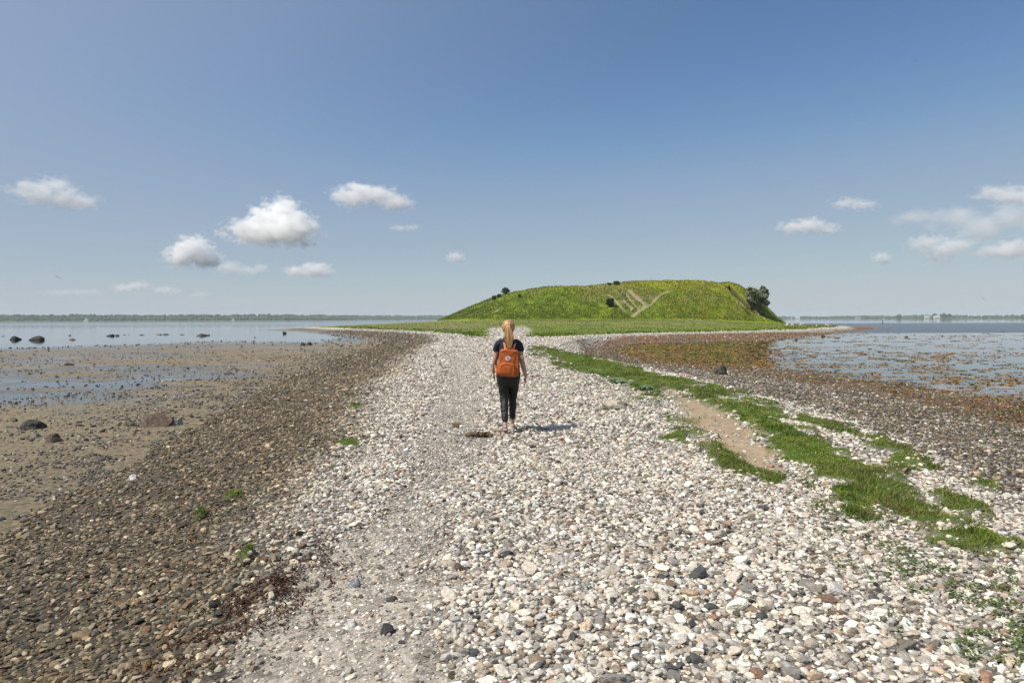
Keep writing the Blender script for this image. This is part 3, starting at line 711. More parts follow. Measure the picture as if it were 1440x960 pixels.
# hair: combed strands over the skull gathered into a ponytail
TIE = np.array((0.0, -.085, 1.620)); HC = np.array((0, .018, 1.606)); HR = np.array((.094, .112, .110))
Vs, Fs, Cs, off = [], [], [], 0
hr = np.random.default_rng(11)
def strand(pts, r0, r1, c, k=3):
    global off
    a, b_ = dense(pts, np.linspace(r0, r1, len(pts)), k); V, F = tube(a, b_, (1, 0, 0), 6, 1); Vs.append(V); Fs.append(F+off); Cs.append(np.tile(c, (len(V), 1))); off += len(V)
hcol = lambda: (mixc(c_(.60,.38,.16), c_(.26,.12,.045), hr.random()) * hr.uniform(.7, 1.3)).ravel()
tdir = (TIE-HC)/HR; tdir /= np.linalg.norm(tdir)
for k in range(230):
    a_ = hr.uniform(0, 2*PI); e = hr.uniform(1.2, 2.02)                     # angle from the tie to the hairline
    u = np.cross(tdir, (1, 0, 0)); u /= np.linalg.norm(u); v = np.cross(tdir, u)
    side = math.cos(a_)*u + math.sin(a_)*v
    pts = []
    for s in np.linspace(e, .06, 6):
        d = tdir*math.cos(s) + side*math.sin(s); p = HC + d*HR*(1+hr.uniform(-.006, .014)); pts.append(p)
    if pts[0][2] < 1.53 and pts[0][1] > -.02 and abs(pts[0][0]) < .06: continue
    if pts[0][1] > .07 and pts[0][2] < 1.655: continue
    strand(pts, .0085, .0055, hcol())
for k in range(190):
    a_ = hr.uniform(0, 2*PI); q = math.sqrt(hr.random()); ex, ez = math.cos(a_)*q, math.sin(a_)*q
    ln = hr.uniform(.72, 1.08); wv = hr.normal(0, .006, 2)
    pts = [TIE+(ex*.014,.01,ez*.014), TIE+(ex*.028,-.030,-.010+ez*.022), TIE+(.004+ex*.056+wv[0],-.046-.012*ez,-.095), TIE+(.010+ex*.066+wv[1],-.055-.014*ez,-.20*ln), TIE+(.016+ex*.050,-.060-.010*ez,-.265*ln), TIE+(.018+ex*.012,-.066,-.315*ln)]
    strand(pts, .0055, .0018, hcol()*1.08)
mesh('hair', np.concatenate(Vs), np.concatenate(Fs), hair_mat, w_, col=np.concatenate(Cs), smooth=True)
cap_ = fused('hair_cap', [ball(HC-(0,.006,0), HR*(.97,.93,.955))], .006, hair_under_mat if 'hair_under_mat' in globals() else principled('hair_under_material', (.30,.16,.06), rough=.5, var=.2, vscale=40), w_, 1)
me = cap_.data; bmx = __import__('bmesh').new(); bmx.from_mesh(me)
__import__('bmesh').ops.delete(bmx, geom=[v for v in bmx.verts if (v.co.y > .055 and v.co.z < 1.655) or v.co.z < 1.525], context='VERTS'); bmx.to_mesh(me); bmx.free()
mesh('hair_tie', *limb([TIE+(0,.006,.0), TIE+(0,-.016,-.002)], [.020,.019]), seam_mat, w_, smooth=True)

# ------------------------------------------------------------------ orange rucksack on her back
bp_ = empty('backpack', (PX, PY-.205, PZ+1.07), 0); bp_.rotation_euler = (math.radians(-4), math.radians(5), math.radians(3))
tag(bp_, 'square orange rucksack with white round badge on the woman\'s back', 'backpack')
def sbox(cx, cy, cz, w, d, h, e=.28, lev=4, taper=0, sag=0):
    V, F = ICO[lev]; V = V.copy(); P = np.sign(V)*np.abs(V)**e
    P = P / np.maximum(1e-9, np.abs(P).max(1))[:, None] ** .35
    P = P*(w/2, d/2, h/2); P[:, 0] *= 1 + taper*(-P[:, 2]/h)
    n_ = fbm(V[:, 0]*.6+V[:, 1]*.3, V[:, 2]*.6, .22, 311)-.5
    P += V*n_[:, None]*.022 + V*(fbm(V[:, 0]*.5-V[:, 2]*.8, V[:, 2]*.4+V[:, 1], .09, 312)-.5)[:, None]*.010; P[:, 1] -= sag*np.exp(-((P[:, 2]/h+.25)/.25)**2)*(P[:, 1] < 0)
    return P + (cx, cy, cz), F
mesh('main_bag', *sbox(0,.0,0,.315,.16,.415, .50, taper=.10, sag=.015), canvas_mat, bp_, smooth=True)
pk = mesh('front_pocket', *sbox(-.018,-.084,-.095,.235,.070,.185, .50, taper=.08), canvas_mat, bp_, smooth=True)
mesh('pocket_zip', *limb([(-.115,-.108,-.055),(-.09,-.114,-.022),(-.02,-.116,-.014),(.05,-.114,-.022),(.078,-.108,-.05)], [(.0055,.004)]*5, (0,0,1), 8), strap_mat, pk, smooth=True)
mesh('top_flap', *sbox(0,-.006,.142,.285,.150,.130, .62), canvas_mat, bp_, smooth=True)
mesh('zip', *limb([(-.150,-.045,-.02),(-.152,-.058,.10),(-.115,-.075,.155),(0,-.083,.165),(.115,-.075,.155),(.152,-.058,.10),(.150,-.045,-.02)], [(.004,.004)]*7, (0,0,1), 8), seam_mat, bp_, smooth=True)
for s in (-1, 1):
    mesh('side_pocket', *sbox(s*.152,.0,-.10,.035,.11,.17,.35), canvas_mat, bp_, smooth=True)
    mesh('handle', *limb([(s*.060,-.040,.165),(s*.045,-.040,.215),(s*.012,-.035,.240),(-s*.030,-.03,.215) ], [(.0045,.013),(.0045,.012),(.004,.010),(.0045,.011)], (0,0,1), 10), strap_mat if s < 0 else canvas_mat, bp_, smooth=True)
    mesh('shoulder_strap', *limb([(s*.055,.060,.19),(s*.078,.105,.290),(s*.095,.160,.345),(s*.105,.235,.345),(s*.118,.315,.255),(s*.150,.335,.10),(s*.186,.25,-.04),(s*.176,.10,-.14),(s*.140,.06,-.17)], [(.018,.005)]*6+[(.009,.004)]*3, (1,0,0), 10), strap_mat, bp_, smooth=True)
    mesh('strap_tab', *limb([(s*.085,-.076,-.17),(s*.085,-.080,.0) if s > 0 else (s*.12,-.075,-.05),(s*.086,-.074,.14)], [(.009,.003)]*3, (1,0,0), 8), seam_mat, bp_, smooth=True)
def disc(r, y, z0, x0, n=40, r_in=0):
    a = np.linspace(0, 2*PI, n, endpoint=False); V = [];
    for yy in (y, y+.004):
        V += [(x0+r*math.cos(t), yy, z0+r*math.sin(t)) for t in a]
        V += [(x0+r_in*math.cos(t), yy, z0+r_in*math.sin(t)) for t in a]
    F = []
    for j in range(n):
        k = (j+1) % n; F += [(j, k, n+k), (j, n+k, n+j), (2*n+j, 3*n+k, 2*n+k), (2*n+j, 3*n+j, 3*n+k), (j, 2*n+j, 2*n+k), (j, 2*n+k, k)]
    return np.array(V), np.array(F)
badge = mesh('badge', *disc(.040, -.0945, .065, -.018), principled('badge_white_material', (.78,.74,.68), rough=.6, var=.04), bp_)
mesh('ring', *disc(.0345, -.0965, .065, -.018, r_in=.0325), seam_mat, badge)
red_mat = principled('badge_red_material', (.50,.09,.03), rough=.6, var=.05)
fx = [(-.012,-.006),(-.014,.006),(-.008,.014),(-.004,.020),(-.001,.014),(.006,.012),(.014,.006),(.017,-.004),(.013,-.013),(.003,-.017),(-.007,-.014),(-.002,-.010),(.006,-.009),(.009,-.003),(.005,.003),(-.002,.003),(-.006,-.001)]
V = np.array([(x-.018, yy, z+.065) for yy in (-.0985, -.0955) for x, z in fx]); n = len(fx)
me = bpy.data.meshes.new('emblem'); me.from_pydata([tuple(v) for v in V], [], [tuple(range(n))] + [(j, j+n, (j+1) % n + n, (j+1) % n) for j in range(n)]); me.materials.append(red_mat)
o = bpy.data.objects.new('emblem', me); C.objects.link(o); o.parent = badge

# ------------------------------------------------------------------ two walkers on the hill trail
def small_person(px, py, Y, label, top, legs, hair, lean=0, rz=.4):
    x, y = ray_hill(px, py); z = hill(np.array([x]), np.array([y]))[0] - .02
    r = empty('person', (x, y, z), rz); tag(r, label, 'person')
    L_ = lambda s: [(s*.09,0,.92), (s*.09,.12*s+.03,.52), (s*.09,.16*s-.05,.08)]
    bd = [limb([(0,0,.9),(0,0,1.1),(0,0,1.4),(0,0,1.47)], [(.15,.11),(.13,.09),(.17,.1),(.07,.06)]), limb([(0,0,1.45),(0,.01,1.55)], [.055,.055]), ball((0,.02,1.66), (.075,.09,.11), 2), ball((0,.11,1.64),(.012,.02,.02),1)]
    for s in (-1, 1):
        bd += [limb(L_(s), [.09,.06,.04]), limb([L_(s)[2], np.array(L_(s)[2])+(0,.17,-.05)], [.045,.035]), limb([(s*.19,0,1.42),(s*.25,-.05*s,1.14),(s*.24,-.02+.08*s,.9),(s*.24,.0+.08*s,.80)], [.05,.04,.032,.03])]
    fused('body', bd, .014, skin_mat, r, 1)
    fused('jacket', [limb([(0,0,.93),(0,0,1.1),(0,0,1.4),(0,0,1.48)], [(.175,.13),(.16,.12),(.195,.125),(.09,.075)])] + [limb([(s*.17,0,1.43),(s*.26,-.05*s,1.15),(s*.255,-.02+.07*s,.95)], [.065,.055,.045]) for s in (-1, 1)], .016, top, r, 1)
    fused('trousers', [limb([(0,0,.86),(0,0,.97)], [(.175,.13),(.165,.12)])] + [limb([(s*.09,0,.9)]+L_(s)[1:2]+[tuple(np.array(L_(s)[2])+(0,0,.06))], [.105,.078,.058]) for s in (-1, 1)], .016, legs, r, 1)
    mesh('hair', *ball((0,-.005,1.69), (.088,.10,.10), 2), hair, r, smooth=True)
grey_mat = principled('grey_jacket_material', (.42,.43,.46), rough=.8, var=.08); blue_mat = principled('dusk_blue_material', (.10,.12,.19), rough=.8, var=.1)
khaki_mat = principled('khaki_material', (.27,.21,.15), rough=.85, var=.1); dark_hair = principled('dark_hair_material', (.03,.02,.015), rough=.5, var=.1); slate_mat = principled('slate_trouser_material', (.05,.055,.075), rough=.8, var=.1)
small_person(875.6, 416.2, 175, 'walker in pale grey jacket, upper one of two on the hill trail', grey_mat, slate_mat, dark_hair, rz=.5)
small_person(878.4, 420.8, 172, 'walker in blue jacket and khaki trousers, lower one on the hill trail', blue_mat, khaki_mat, dark_hair, rz=.2)

# ------------------------------------------------------------------ boulders, each its own thing
rk = np.random.default_rng(77)
def boulder(px, py, wpx, hpx, z0, color, label, name='boulder', group=None, dark=None, depth=.8, Y=None, cuts=9, where=None, weed=0, seed=None, rot=None):
    """px, py: middle of the foot in the photo"""
    r = np.random.default_rng(seed if seed is not None else rk.integers(1e6))
    if where: x, y, zg = where
    else:
        x, y = G(px, py, z0); zg = max(hz(x, y), WL-.15) if Y is None else z0
        x, y = G(px, py, zg) if Y is None else (x, y)
        zg = max(hz(x, y), WL-.15)
    s = y/960; w, h = wpx*s, hpx*s*1.05; y = y + w*depth*.45
    V, F = rock_shape(4, r, cuts, .55, .92, 0)
    n = fbm(V[:, 0]+V[:, 2]*1.7+9, V[:, 1]+V[:, 2], .5, int(r.integers(999)), 4)-.5; V = V*(1+n[:, None]*.30)
    V = V - np.array([(V[:, k].max()+V[:, k].min())/2 for k in range(3)]); V = V/np.array([np.ptp(V[:, k])/2 for k in range(3)])
    V[:, 2] = np.where(V[:, 2] < 0, V[:, 2]*.5, V[:, 2])
    V = V*(w/2, w*depth/2, h*1.06); V[:, 2] += h*-.10
    an = r.uniform(-.5, .5) if rot is None else rot; V[:, :2] = V[:, :2] @ np.array([[math.cos(an), math.sin(an)], [-math.sin(an), math.cos(an)]])
    base = np.array(color, float); n2 = fbm(V[:, 0]/w+V[:, 2]/w, V[:, 1]/w-V[:, 2]/w, .35, int(r.integers(999)), 4)
    col = mixc(base*1.15, base*.65, ss(n2, .35, .65))
    if dark is not None: col = mixc(np.array(dark, float), col, ss(V[:, 2]/h + (n2-.5)*.7, *dark_band))
    o = mesh(name, V, F, rock_mat, col=col, smooth=True); o.location = (x, y, zg); tag(o, label, name, group); return o
rock_mat = principled('boulder_material', attr='Col', rough=.85, var=.45, vscale=12, bump=.06, bscale=16)
dark_band = (.30, .55)
TANR, GRYR, DRK, BRN = (.30,.26,.20), (.27,.26,.24), (.055,.050,.040), (.16,.12,.085)
WEEDC = (.17,.13,.035)
boulder(866, 577, 38, 15, -.03, (.34,.30,.23), 'squared pale stone block beside the turf strip', dark=None, cuts=14, depth=.7, seed=5)
boulder(1017, 528, 21, 13, -.6, (.075,.068,.055), 'dark boulder on the stones by the right inlet', seed=8)
boulder(213, 601, 44, 19, -.8, (.19,.135,.095), 'large brown boulder on the mud flat, biggest on the left', seed=33, cuts=6, depth=1.0)
boulder(246, 598, 16, 9, -.8, GRYR, 'grey stone touching the right side of the large brown boulder')
boulder(181, 599, 22, 9, -.8, (.13,.11,.07), 'low sandy brown rock just left of the large brown boulder')
boulder(38, 604, 32, 13, -.85, DRK, 'dark weedy rock lying beside a puddle at the left edge')
boulder(16, 593, 12, 6, -.85, (.10,.10,.055), 'small dark rock near the left edge behind the puddle rock')
boulder(70, 622, 27, 12, -.82, (.085,.065,.045), 'rounded brown rock in front of the puddle rock, left')
boulder(50, 615, 11, 6, -.82, GRYR, 'small pale grey stone left of the rounded brown rock')
boulder(94, 514, 13, 4, -.87, DRK, 'flat dark rock alone on the far mud flat')
boulder(115, 668, 18, 7, -.8, DRK, 'dark stone low on the mud flat below the rounded brown rock') if False else None
boulder(185, 676, 16, 7, -.75, (.52,.50,.47), 'bright white stone at the edge of the mud flat', name='stone')
boulder(640, 602, 12, 9, -.03, (.23,.17,.11), 'small brown stone left of the woman\'s feet', name='stone')
boulder(543, 893, 22, 13, -.03, (.05,.05,.052), 'black stone on the sandy path near the camera', name='stone', cuts=12)
boulder(493, 882, 18, 12, -.03, (.56,.54,.50), 'white stone on the sandy path left of the black one', name='stone')
boulder(497, 828, 19, 13, -.03, (.25,.25,.25), 'upright grey stone at the left side of the path', name='stone', cuts=12)
boulder(550, 846, 17, 6, -.03, (.06,.06,.06), 'flat black stone on the path above the white one', name='stone')
boulder(572, 871, 15, 7, -.03, (.33,.28,.22), 'tan stone right of the flat black stone on the path', name='stone')
boulder(415, 548, 14, 8, -.8, DRK, 'dark stone standing on the edge of the flat, left of the path', name='stone') if False else None
# in the water on the left
for a in ((18, 479.2, 17, 8.6, DRK, 'dark rounded boulder in the left shallows, leftmost whole one'), (44, 480.0, 27, 9.5, (.05,.045,.04), 'widest dark boulder in the left shallows'),
          (98, 479.5, 12, 4.5, WEEDC, 'olive weed covered rock right of the widest dark boulder'), (97, 473.0, 7, 3.0, DRK, 'small dark rock standing behind the olive weedy one'),
          (153, 473.8, 13, 5, DRK, 'dark rock with flat top, left end of the rock row in the shallows'), (163, 473.5, 9, 4, DRK, 'second rock of the row in the shallows, touching the flat topped one'),
          (174, 472.2, 7, 2.2, WEEDC, 'low olive rock in the row, left of a small dark one'), (181, 471.6, 5, 2, DRK, 'smallest dark rock in the middle of the rock row'),
          (197, 472.3, 11, 2.5, DRK, 'flat dark slab in the rock row in the shallows'), (222, 471.8, 10, 3, WEEDC, 'olive rock right of the flat dark slab'), (232, 471.6, 12, 3.2, DRK, 'dark rock of the pair right of the flat slab'),
          (255, 471.8, 12, 2.6, (.10,.08,.045), 'brown low rock between the dark pair and the tall right rock'), (281, 473.4, 19, 5.5, DRK, 'tall dark rock heap at the right end of the rock row'), (291, 472.8, 8, 4, (.09,.08,.05), 'brown rock leaning on the right end of the rock row'),
          (3, 474.0, 6, 2.6, DRK, 'dark rock cut by the left edge of the picture'), (186, 466.0, 6, 1.4, WEEDC, 'single olive rock far out beyond the rock row'),
          (399, 470.2, 7, 5.5, DRK, 'dark pointed rock by the sand bar on the left'), (424, 486.5, 9, 7, (.06,.05,.045), 'left one of two dark rocks on the far wet sand'), (434, 485.5, 9, 6, DRK, 'right one of two dark rocks on the far wet sand'),
          (358, 476.0, 5, 3, DRK, 'tiny dark rock at the water edge left of the sand bar'),
          (1275.5, 475.5, 8, 4.2, (.12,.08,.045), 'brown pointed rock in the right bay, largest there'), (1260, 474.8, 4, 2.6, DRK, 'tiny black rock left of the brown one in the right bay'), (1249, 478.0, 6, 2.4, (.07,.06,.03), 'flat weedy rock in the right bay, nearest the weed spit'),
          (1158, 474.8, 6.5, 5, DRK, 'tall dark rock on the orange weed spit'), (1179, 477.0, 12, 3.6, DRK, 'wide black rock at the tip of the orange weed'), (1121, 479.4, 8, 4, (.05,.045,.04), 'dark rock at the water edge of the inlet')):
    boulder(a[0], a[1], a[2]*.92, a[3]*.82, WL, a[4], a[5], seed=int(a[0]*7+3))
# pale stones on the grass right of the hill
for a in ((1077.5, 451.4, 6, 2.6, 'pale stone at the foot of the earth bank, leftmost of the pale stones'), (1088, 454.3, 5, 2.2, 'second pale stone right of the bank foot'), (1108, 456.2, 6.5, 2.8, 'pale stone on the grass left of a close pair'),
          (1115, 457, 5, 2.2, 'small pale stone just right of another on the grass'), (1128, 457.2, 6.5, 3.2, 'largest pale boulder on the grass right of the hill'), (1149, 458.8, 4, 2.2, 'small white stone on the grassy point'), (1164, 457.6, 7, 2.4, 'wide pale slab near the end of the grassy point')):
    x, y, zz = GY(a[0], a[1], 148); zg = land(np.array([x]), np.array([y]))[0][0]
    for _ in range(4): x, y = G(a[0], a[1], zg); zg = land(np.array([x]), np.array([min(y, 230)]))[0][0]
    boulder(0, 0, a[2], a[3], 0, (.50,.46,.40), a[4], where=(x, min(y, 230), zg))
x, y = ray_hill(889.2, 436.4); boulder(0, 0, 6.3, 4.0, 0, (.52,.50,.45), 'white boulder on the hillside below the trails', where=(x, y, hill(np.array([x]), np.array([y]))[0]), seed=4)

# dark lump of weed and wood on the pebbles left of the woman
x, y = G(673, 616, -.02); lg = empty('driftwood', (x, y, hz(x, y)), -.05); tag(lg, 'dark brown weedy piece of driftwood left of the woman\'s feet', 'driftwood')
wood_brown = principled('wet_wood_material', (.11,.078,.045), rough=.9, var=.35, vscale=18, bump=.02, bscale=25)
fused('log', [limb([(-.19,0,.02),(-.10,.02,.035),(0,-.01,.040),(.10,.01,.038),(.20,0,.025)], [(.03,.02),(.055,.035),(.05,.04),(.055,.035),(.03,.02)]), limb([(.02,0,.05),(.07,-.03,.07),(.13,-.05,.06)],[.018,.014,.008]), limb([(-.06,0,.05),(-.12,-.04,.06)],[.016,.008])], .008, wood_brown, lg, 1, .03, .04)

# ------------------------------------------------------------------ leafy plants
leaf_mat = principled('leaf_material', attr='Col', rough=.6, var=.15, vscale=3, trans=.3, spec=.3)
def leaf_cloud(cent, rads, n, size, c0, c1, seed=0, shell=.55, blossom=None, bl_p=.3):
    """leaf quads spread over lumps: cent (k,3), rads (k,3)"""
    r = np.random.default_rng(seed); cent = np.array(cent, float); rads = np.array(rads, float)
    k = r.integers(0, len(cent), n); d = r.normal(size=(n, 3)); d /= np.linalg.norm(d, axis=1)[:, None]
    q = (shell + (1-shell)*r.random(n))[:, None]; q = q*(1+.18*r.normal(size=(n, 1)).clip(-2, 2)*.5)
    P = cent[k] + d*rads[k]*q
    a = r.normal(size=(n, 3)); a /= np.linalg.norm(a, axis=1)[:, None]; b = np.cross(a, d + r.normal(size=(n, 3))*.5); b /= np.linalg.norm(b, axis=1)[:, None]
    s = (size*r.uniform(.6, 1.4, n))[:, None]; a, b = a*s, b*s*.6
    V = np.stack([P-a, P+b, P+a, P-b], 1).reshape(-1, 3); F = (np.array([[0,1,2],[0,2,3]])[None] + (np.arange(n)*4)[:, None, None]).reshape(-1, 3)
    c = mixc(np.array(c0), np.array(c1), r.random(n)) * r.uniform(.8, 1.2, n)[:, None]
    if blossom is not None:
        ln = fbm(P[:, 0]*1.0+P[:, 2], P[:, 1]-P[:, 2]*.7, 1.1, 401); bb = (r.random(n) < bl_p*ss(ln, .45, .65)) & (q[:, 0] > .75)
        c = np.where(bb[:, None], np.array(blossom), c)
    return V, F, np.repeat(c, 4, 0)
# hawthorn in blossom right of the hill
hx, hy = ray_hill(1064, 436); hzz = hill(np.array([hx]), np.array([hy]))[0]
topz = GY(1061, 398.5, hy)[2]; HT = topz-hzz; print('HAW', hx, hy, hzz, HT)
tr_ = empty('tree', (hx, hy, hzz-.2)); tag(tr_, 'round hawthorn tree with whitish blossom on the right side of the hill', 'tree')
r = np.random.default_rng(5); cs, rs = [], []
for k in range(46):
    a_ = r.uniform(0, 2*PI); q = r.uniform(.1, 1)**.6*2.5; hh = r.uniform(.26, .88)*HT; q *= math.sqrt(max(.16, 1-((hh/HT-.55)/.48)**2))
    cs.append((q*math.cos(a_)+.4, q*math.sin(a_), hh)); s = r.uniform(.55, 1.0); rs.append((s, s, s*.8))
cs.append((.1,0,HT*.30)); rs.append((1.3,1.3,1.2)); cs.append((.6,0,HT*.26)); rs.append((1.0,1.0,.9))
V, F, cc = leaf_cloud(cs, rs, 24000, .16, (.060,.105,.022), (.030,.062,.016), 6, .4, (.50,.50,.36), .75)
mesh('crown', V, F, leaf_mat, tr_, col=cc)
mesh('trunk', *join([limb([(0,0,-.3),(.1,0,HT*.2),(.3,.1,HT*.5)], [.22,.17,.10])] + [limb([(.1,0,HT*.2), (.1+math.cos(t)*.7, math.sin(t)*.7, HT*.42), (.2+math.cos(t)*1.6, math.sin(t)*1.6, HT*.66)], [.10,.07,.03]) for t in (.3,1.7,2.9,4.1,5.3)]), bark_mat, tr_, smooth=True)
def bush(px, py, wpx, hpx, label, c0=(.040,.075,.018), c1=(.022,.045,.012), n=2200, cat='bush', leaf=.13, seed=0):
    x, y = ray_hill(px, py); z = hill(np.array([x]), np.array([y]))[0]; s = y/960; w, h = wpx*s/2, hpx*s
    t = empty('bush', (x, y, z-.1)); tag(t, label, cat); r = np.random.default_rng(seed+int(px)); cs, rs = [], []
    for k in range(11):
        a_ = r.uniform(0, 2*PI); q = math.sqrt(r.random())*w*.62; cs.append((q*math.cos(a_), q*math.sin(a_), h*r.uniform(.3, .78))); e = r.uniform(.3, .48); rs.append((w*e*1.1, w*e*1.1, h*e*.7))
    V, F, cc = leaf_cloud(cs, rs, n, leaf, c0, c1, seed, .3); mesh('foliage', V, F, leaf_mat, t, col=cc)
    mesh('stem', *join([limb([(0,0,-.1),(math.cos(a_)*w*.2, math.sin(a_)*w*.2, h*.3),(math.cos(a_)*w*.5, math.sin(a_)*w*.5, h*.6)], [.06,.04,.02], n=8) for a_ in (0,2,4)]), bark_mat, t, smooth=True)
bush(711, 414.5, 13, 10, 'round dark green bush on the left shoulder of the hill', (.07,.12,.03), (.03,.06,.015))
bush(701.5, 418.8, 6, 5.5, 'small bush just left of the round one on the hill shoulder')
bush(695, 421.5, 6.5, 6, 'leftmost bush on the hill skyline')
bush(731, 418.5, 6, 4.5, 'tiny dark bush on the slope right of the round one', n=900)
bush(858, 431.5, 13, 13, 'dark pointed bush beside the left trail on the hill', (.022,.042,.014), (.014,.028,.010), 3000)
bush(868, 399.5, 13, 5, 'low dark scrub on the hill top above the walkers', n=1600, leaf=.1)
bush(856, 400.2, 8, 3, 'very low scrub left of the hill top scrub', n=900, leaf=.1)
bush(807, 402.4, 9, 3, 'low scrub alone on the hill top left of centre', n=900, leaf=.1)
bush(1025.5, 403.0, 3.2, 7.5, 'narrow upright young tree at the right shoulder of the hill', n=900, leaf=.09)
bush(1072, 444, 8, 5, 'low dark bush at the foot of the hawthorn', n=1200)
# silvery sea kale beside the turf
def kale(px, py, wpx, hpx, label, seed):
    x, y = G(px, py, -.05); z = hz(x, y); t = empty('sea_kale', (x, y+.15, z)); tag(t, label, 'plant'); s = y/960; w, h = wpx*s/2, hpx*s
    r = np.random.default_rng(seed); Vs, Fs, off = [], [], 0; Cs = []
    for k in range(150):
        a_ = r.uniform(0, 2*PI); ln = w*r.uniform(.3, 1); hh = h*r.uniform(.3, 1.0)*(1.15-ln/w*.6); wd = .018+.025*r.random()
        u = np.array((math.cos(a_), math.sin(a_), 0)); v = np.array((-u[1], u[0], 0)); o_ = np.array((r.uniform(-.5, .5)*w, r.uniform(-.5, .5)*w*.7, 0))
        ps = [o_, o_+u*ln*.35+(0,0,hh*.8), o_+u*ln*.7+(0,0,hh), o_+u*ln+(0,0,hh*.75)]
        for q, p in enumerate(ps): Vs += [p-v*wd*(.3,1,1.1,.3)[q], p+v*wd*(.3,1,1.1,.3)[q]+(0,0,wd*.5*r.random())]
        Fs += [(off+2*q, off+2*q+1, off+2*q+3) for q in range(3)] + [(off+2*q, off+2*q+3, off+2*q+2) for q in range(3)]; off += 8
        Cs += [mixc(c_(.26,.34,.20), c_(.17,.26,.12), r.random()).ravel()]*8
    mesh('leaves', np.array(Vs), np.array(Fs), leaf_mat, t, col=np.array(Cs)); mesh('stem', *limb([(0,0,-.03),(0,0,h*.5)], [.015,.008]), bark_mat, t, smooth=True)
kale(869, 542, 24, 8, 'larger silvery green sea kale behind the stone block', 1); kale(909, 552, 20, 8, 'smaller pale green sea kale right of the larger one', 2)

# creeping leafy plants between the pebbles near the turf
cen = [gp_ for gp_ in ((G(1275,830,-.03), .35, 240), (G(1290,795,-.03), .2, 90), (G(1390,870,-.03), .30, 300), (G(1420,920,-.03), .22, 240), (G(1375,925,-.03), .15, 120), (G(1430,830,-.1), .3, 200), (G(1240,760,-.03), .25, 120), (G(1180,725,-.03), .22, 100), (G(1030,690,-.03), .12, 20),
       (G(880,545,-.03), .9, 500), (G(830,540,-.03), 1.0, 350), (G(930,560,-.03), .9, 350), (G(790,515,-.03), 1.6, 400), (G(960,592,-.03), .6, 200), (G(840,500,-.2), 1.6, 300))]
xs, ys = [], []
for (x, y), sp, n in cen:
    q = rng.normal(size=(n, 2))*sp*(.9, 1.2); q = q[:int(n*(.5 if y < 8 else .8))]; xs.append(x+q[:, 0]); ys.append(y+q[:, 1])
x = np.concatenate(xs); y = np.concatenate(ys); k = vnoise(x, y, .16, 77) > .42; x, y = x[k], y[k]; z = land(x, y)[0]
m_ = 9; n = len(x)*m_; xx = np.repeat(x, m_)+rng.normal(0, .022, n); yy = np.repeat(y, m_)+rng.normal(0, .022, n); zz = np.repeat(z, m_)+rng.uniform(.012, .045, n)
P = np.stack([xx, yy, zz], 1); a = rng.normal(size=(n, 3))*(1,1,.35); a /= np.linalg.norm(a, axis=1)[:, None]; b = np.cross(a, (0,0,1.)); b /= np.linalg.norm(b, axis=1)[:, None]; s = (rng.uniform(.006, .014, n)*(1+.03*yy))[:, None]
V = np.stack([P-a*s, P+b*s*.6, P+a*s, P-b*s*.6], 1).reshape(-1, 3); F = (np.array([[0,1,2],[0,2,3]])[None]+(np.arange(n)*4)[:, None, None]).reshape(-1, 3)
c = mixc(c_(.10,.16,.035), c_(.17,.22,.06), rng.random(n))*rng.uniform(.7, 1.2, n)[:, None]; c = np.where((yy > 13)[:, None], mixc(c, np.ones_like(c)*c_(.22,.28,.14), np.full(n, .5)), c)
o = mesh('creeping_leaves', V, F, leaf_mat, col=np.repeat(c, 4, 0)); tag(o, 'small green leafy plants creeping between the pebbles beside the turf', 'plants', kind='stuff')

# ------------------------------------------------------------------ seaweed: dry wrack on the stones, floating weed in the bay
weed_mat = principled('seaweed_material', attr='Col', rough=.55, var=.3, vscale=40, spec=.4, trans=.15)
def flakes(name, P, size, c, flat=.35, curl=.5):
    n = len(P); th = rng.uniform(0, 2*PI, n); el = rng.normal(0, flat, n); u = np.stack([np.cos(th)*np.cos(el), np.sin(th)*np.cos(el), np.sin(el)], 1)
    v = np.cross(u, np.stack([np.zeros(n), np.zeros(n), np.ones(n)], 1) + rng.normal(0, .4, (n, 3))); v /= np.linalg.norm(v, axis=1)[:, None]; up = np.cross(u, v); s = size[:, None] if np.ndim(size) else size
    V = np.stack([P-u*s, P-u*s*.2+v*s*.30, P+u*s*.6+v*s*.22+up*s*curl, P+u*s+up*s*curl*.4, P+u*s*.2-v*s*.26+up*s*curl*.8, P-u*s*.5-v*s*.2], 1).reshape(-1, 3)
    F = (np.array([[0,1,5],[1,4,5],[1,2,4],[2,3,4]])[None] + (np.arange(n)*6)[:, None, None]).reshape(-1, 3)
    return mesh(name, V, F, weed_mat, col=np.repeat(c, 6, 0))
lines = [([(625,485),(590,520),(575,560),(530,600),(505,650),(490,710),(478,760)], .26, 3200, -.05), ([(480,740),(430,800),(380,840),(320,875),(290,900)], .24, 3800, -.1), ([(300,905),(260,945),(200,1000)], .14, 1500, -.2), ([(325,862),(355,840),(390,828)], .10, 2000, -.12), ([(560,560),(540,590),(545,610)], .2, 500, -.03),
         ([(400,790),(300,760),(180,720),(90,700)], .5, 900, -.45), ([(300,650),(250,680),(180,700)], .5, 700, -.7), ([(1300,655),(1340,680),(1380,700)], .35, 1800, -.4), ([(1240,625),(1300,650)], .3, 700, -.45), ([(655,640),(600,650),(560,680)], .3, 600, -.02), ([(650,490),(700,487),(735,494)], .5, 300, -.02), ([(590,760),(640,800)], .25, 120, 0)]
Ps, Cs, Ss = [], [], []
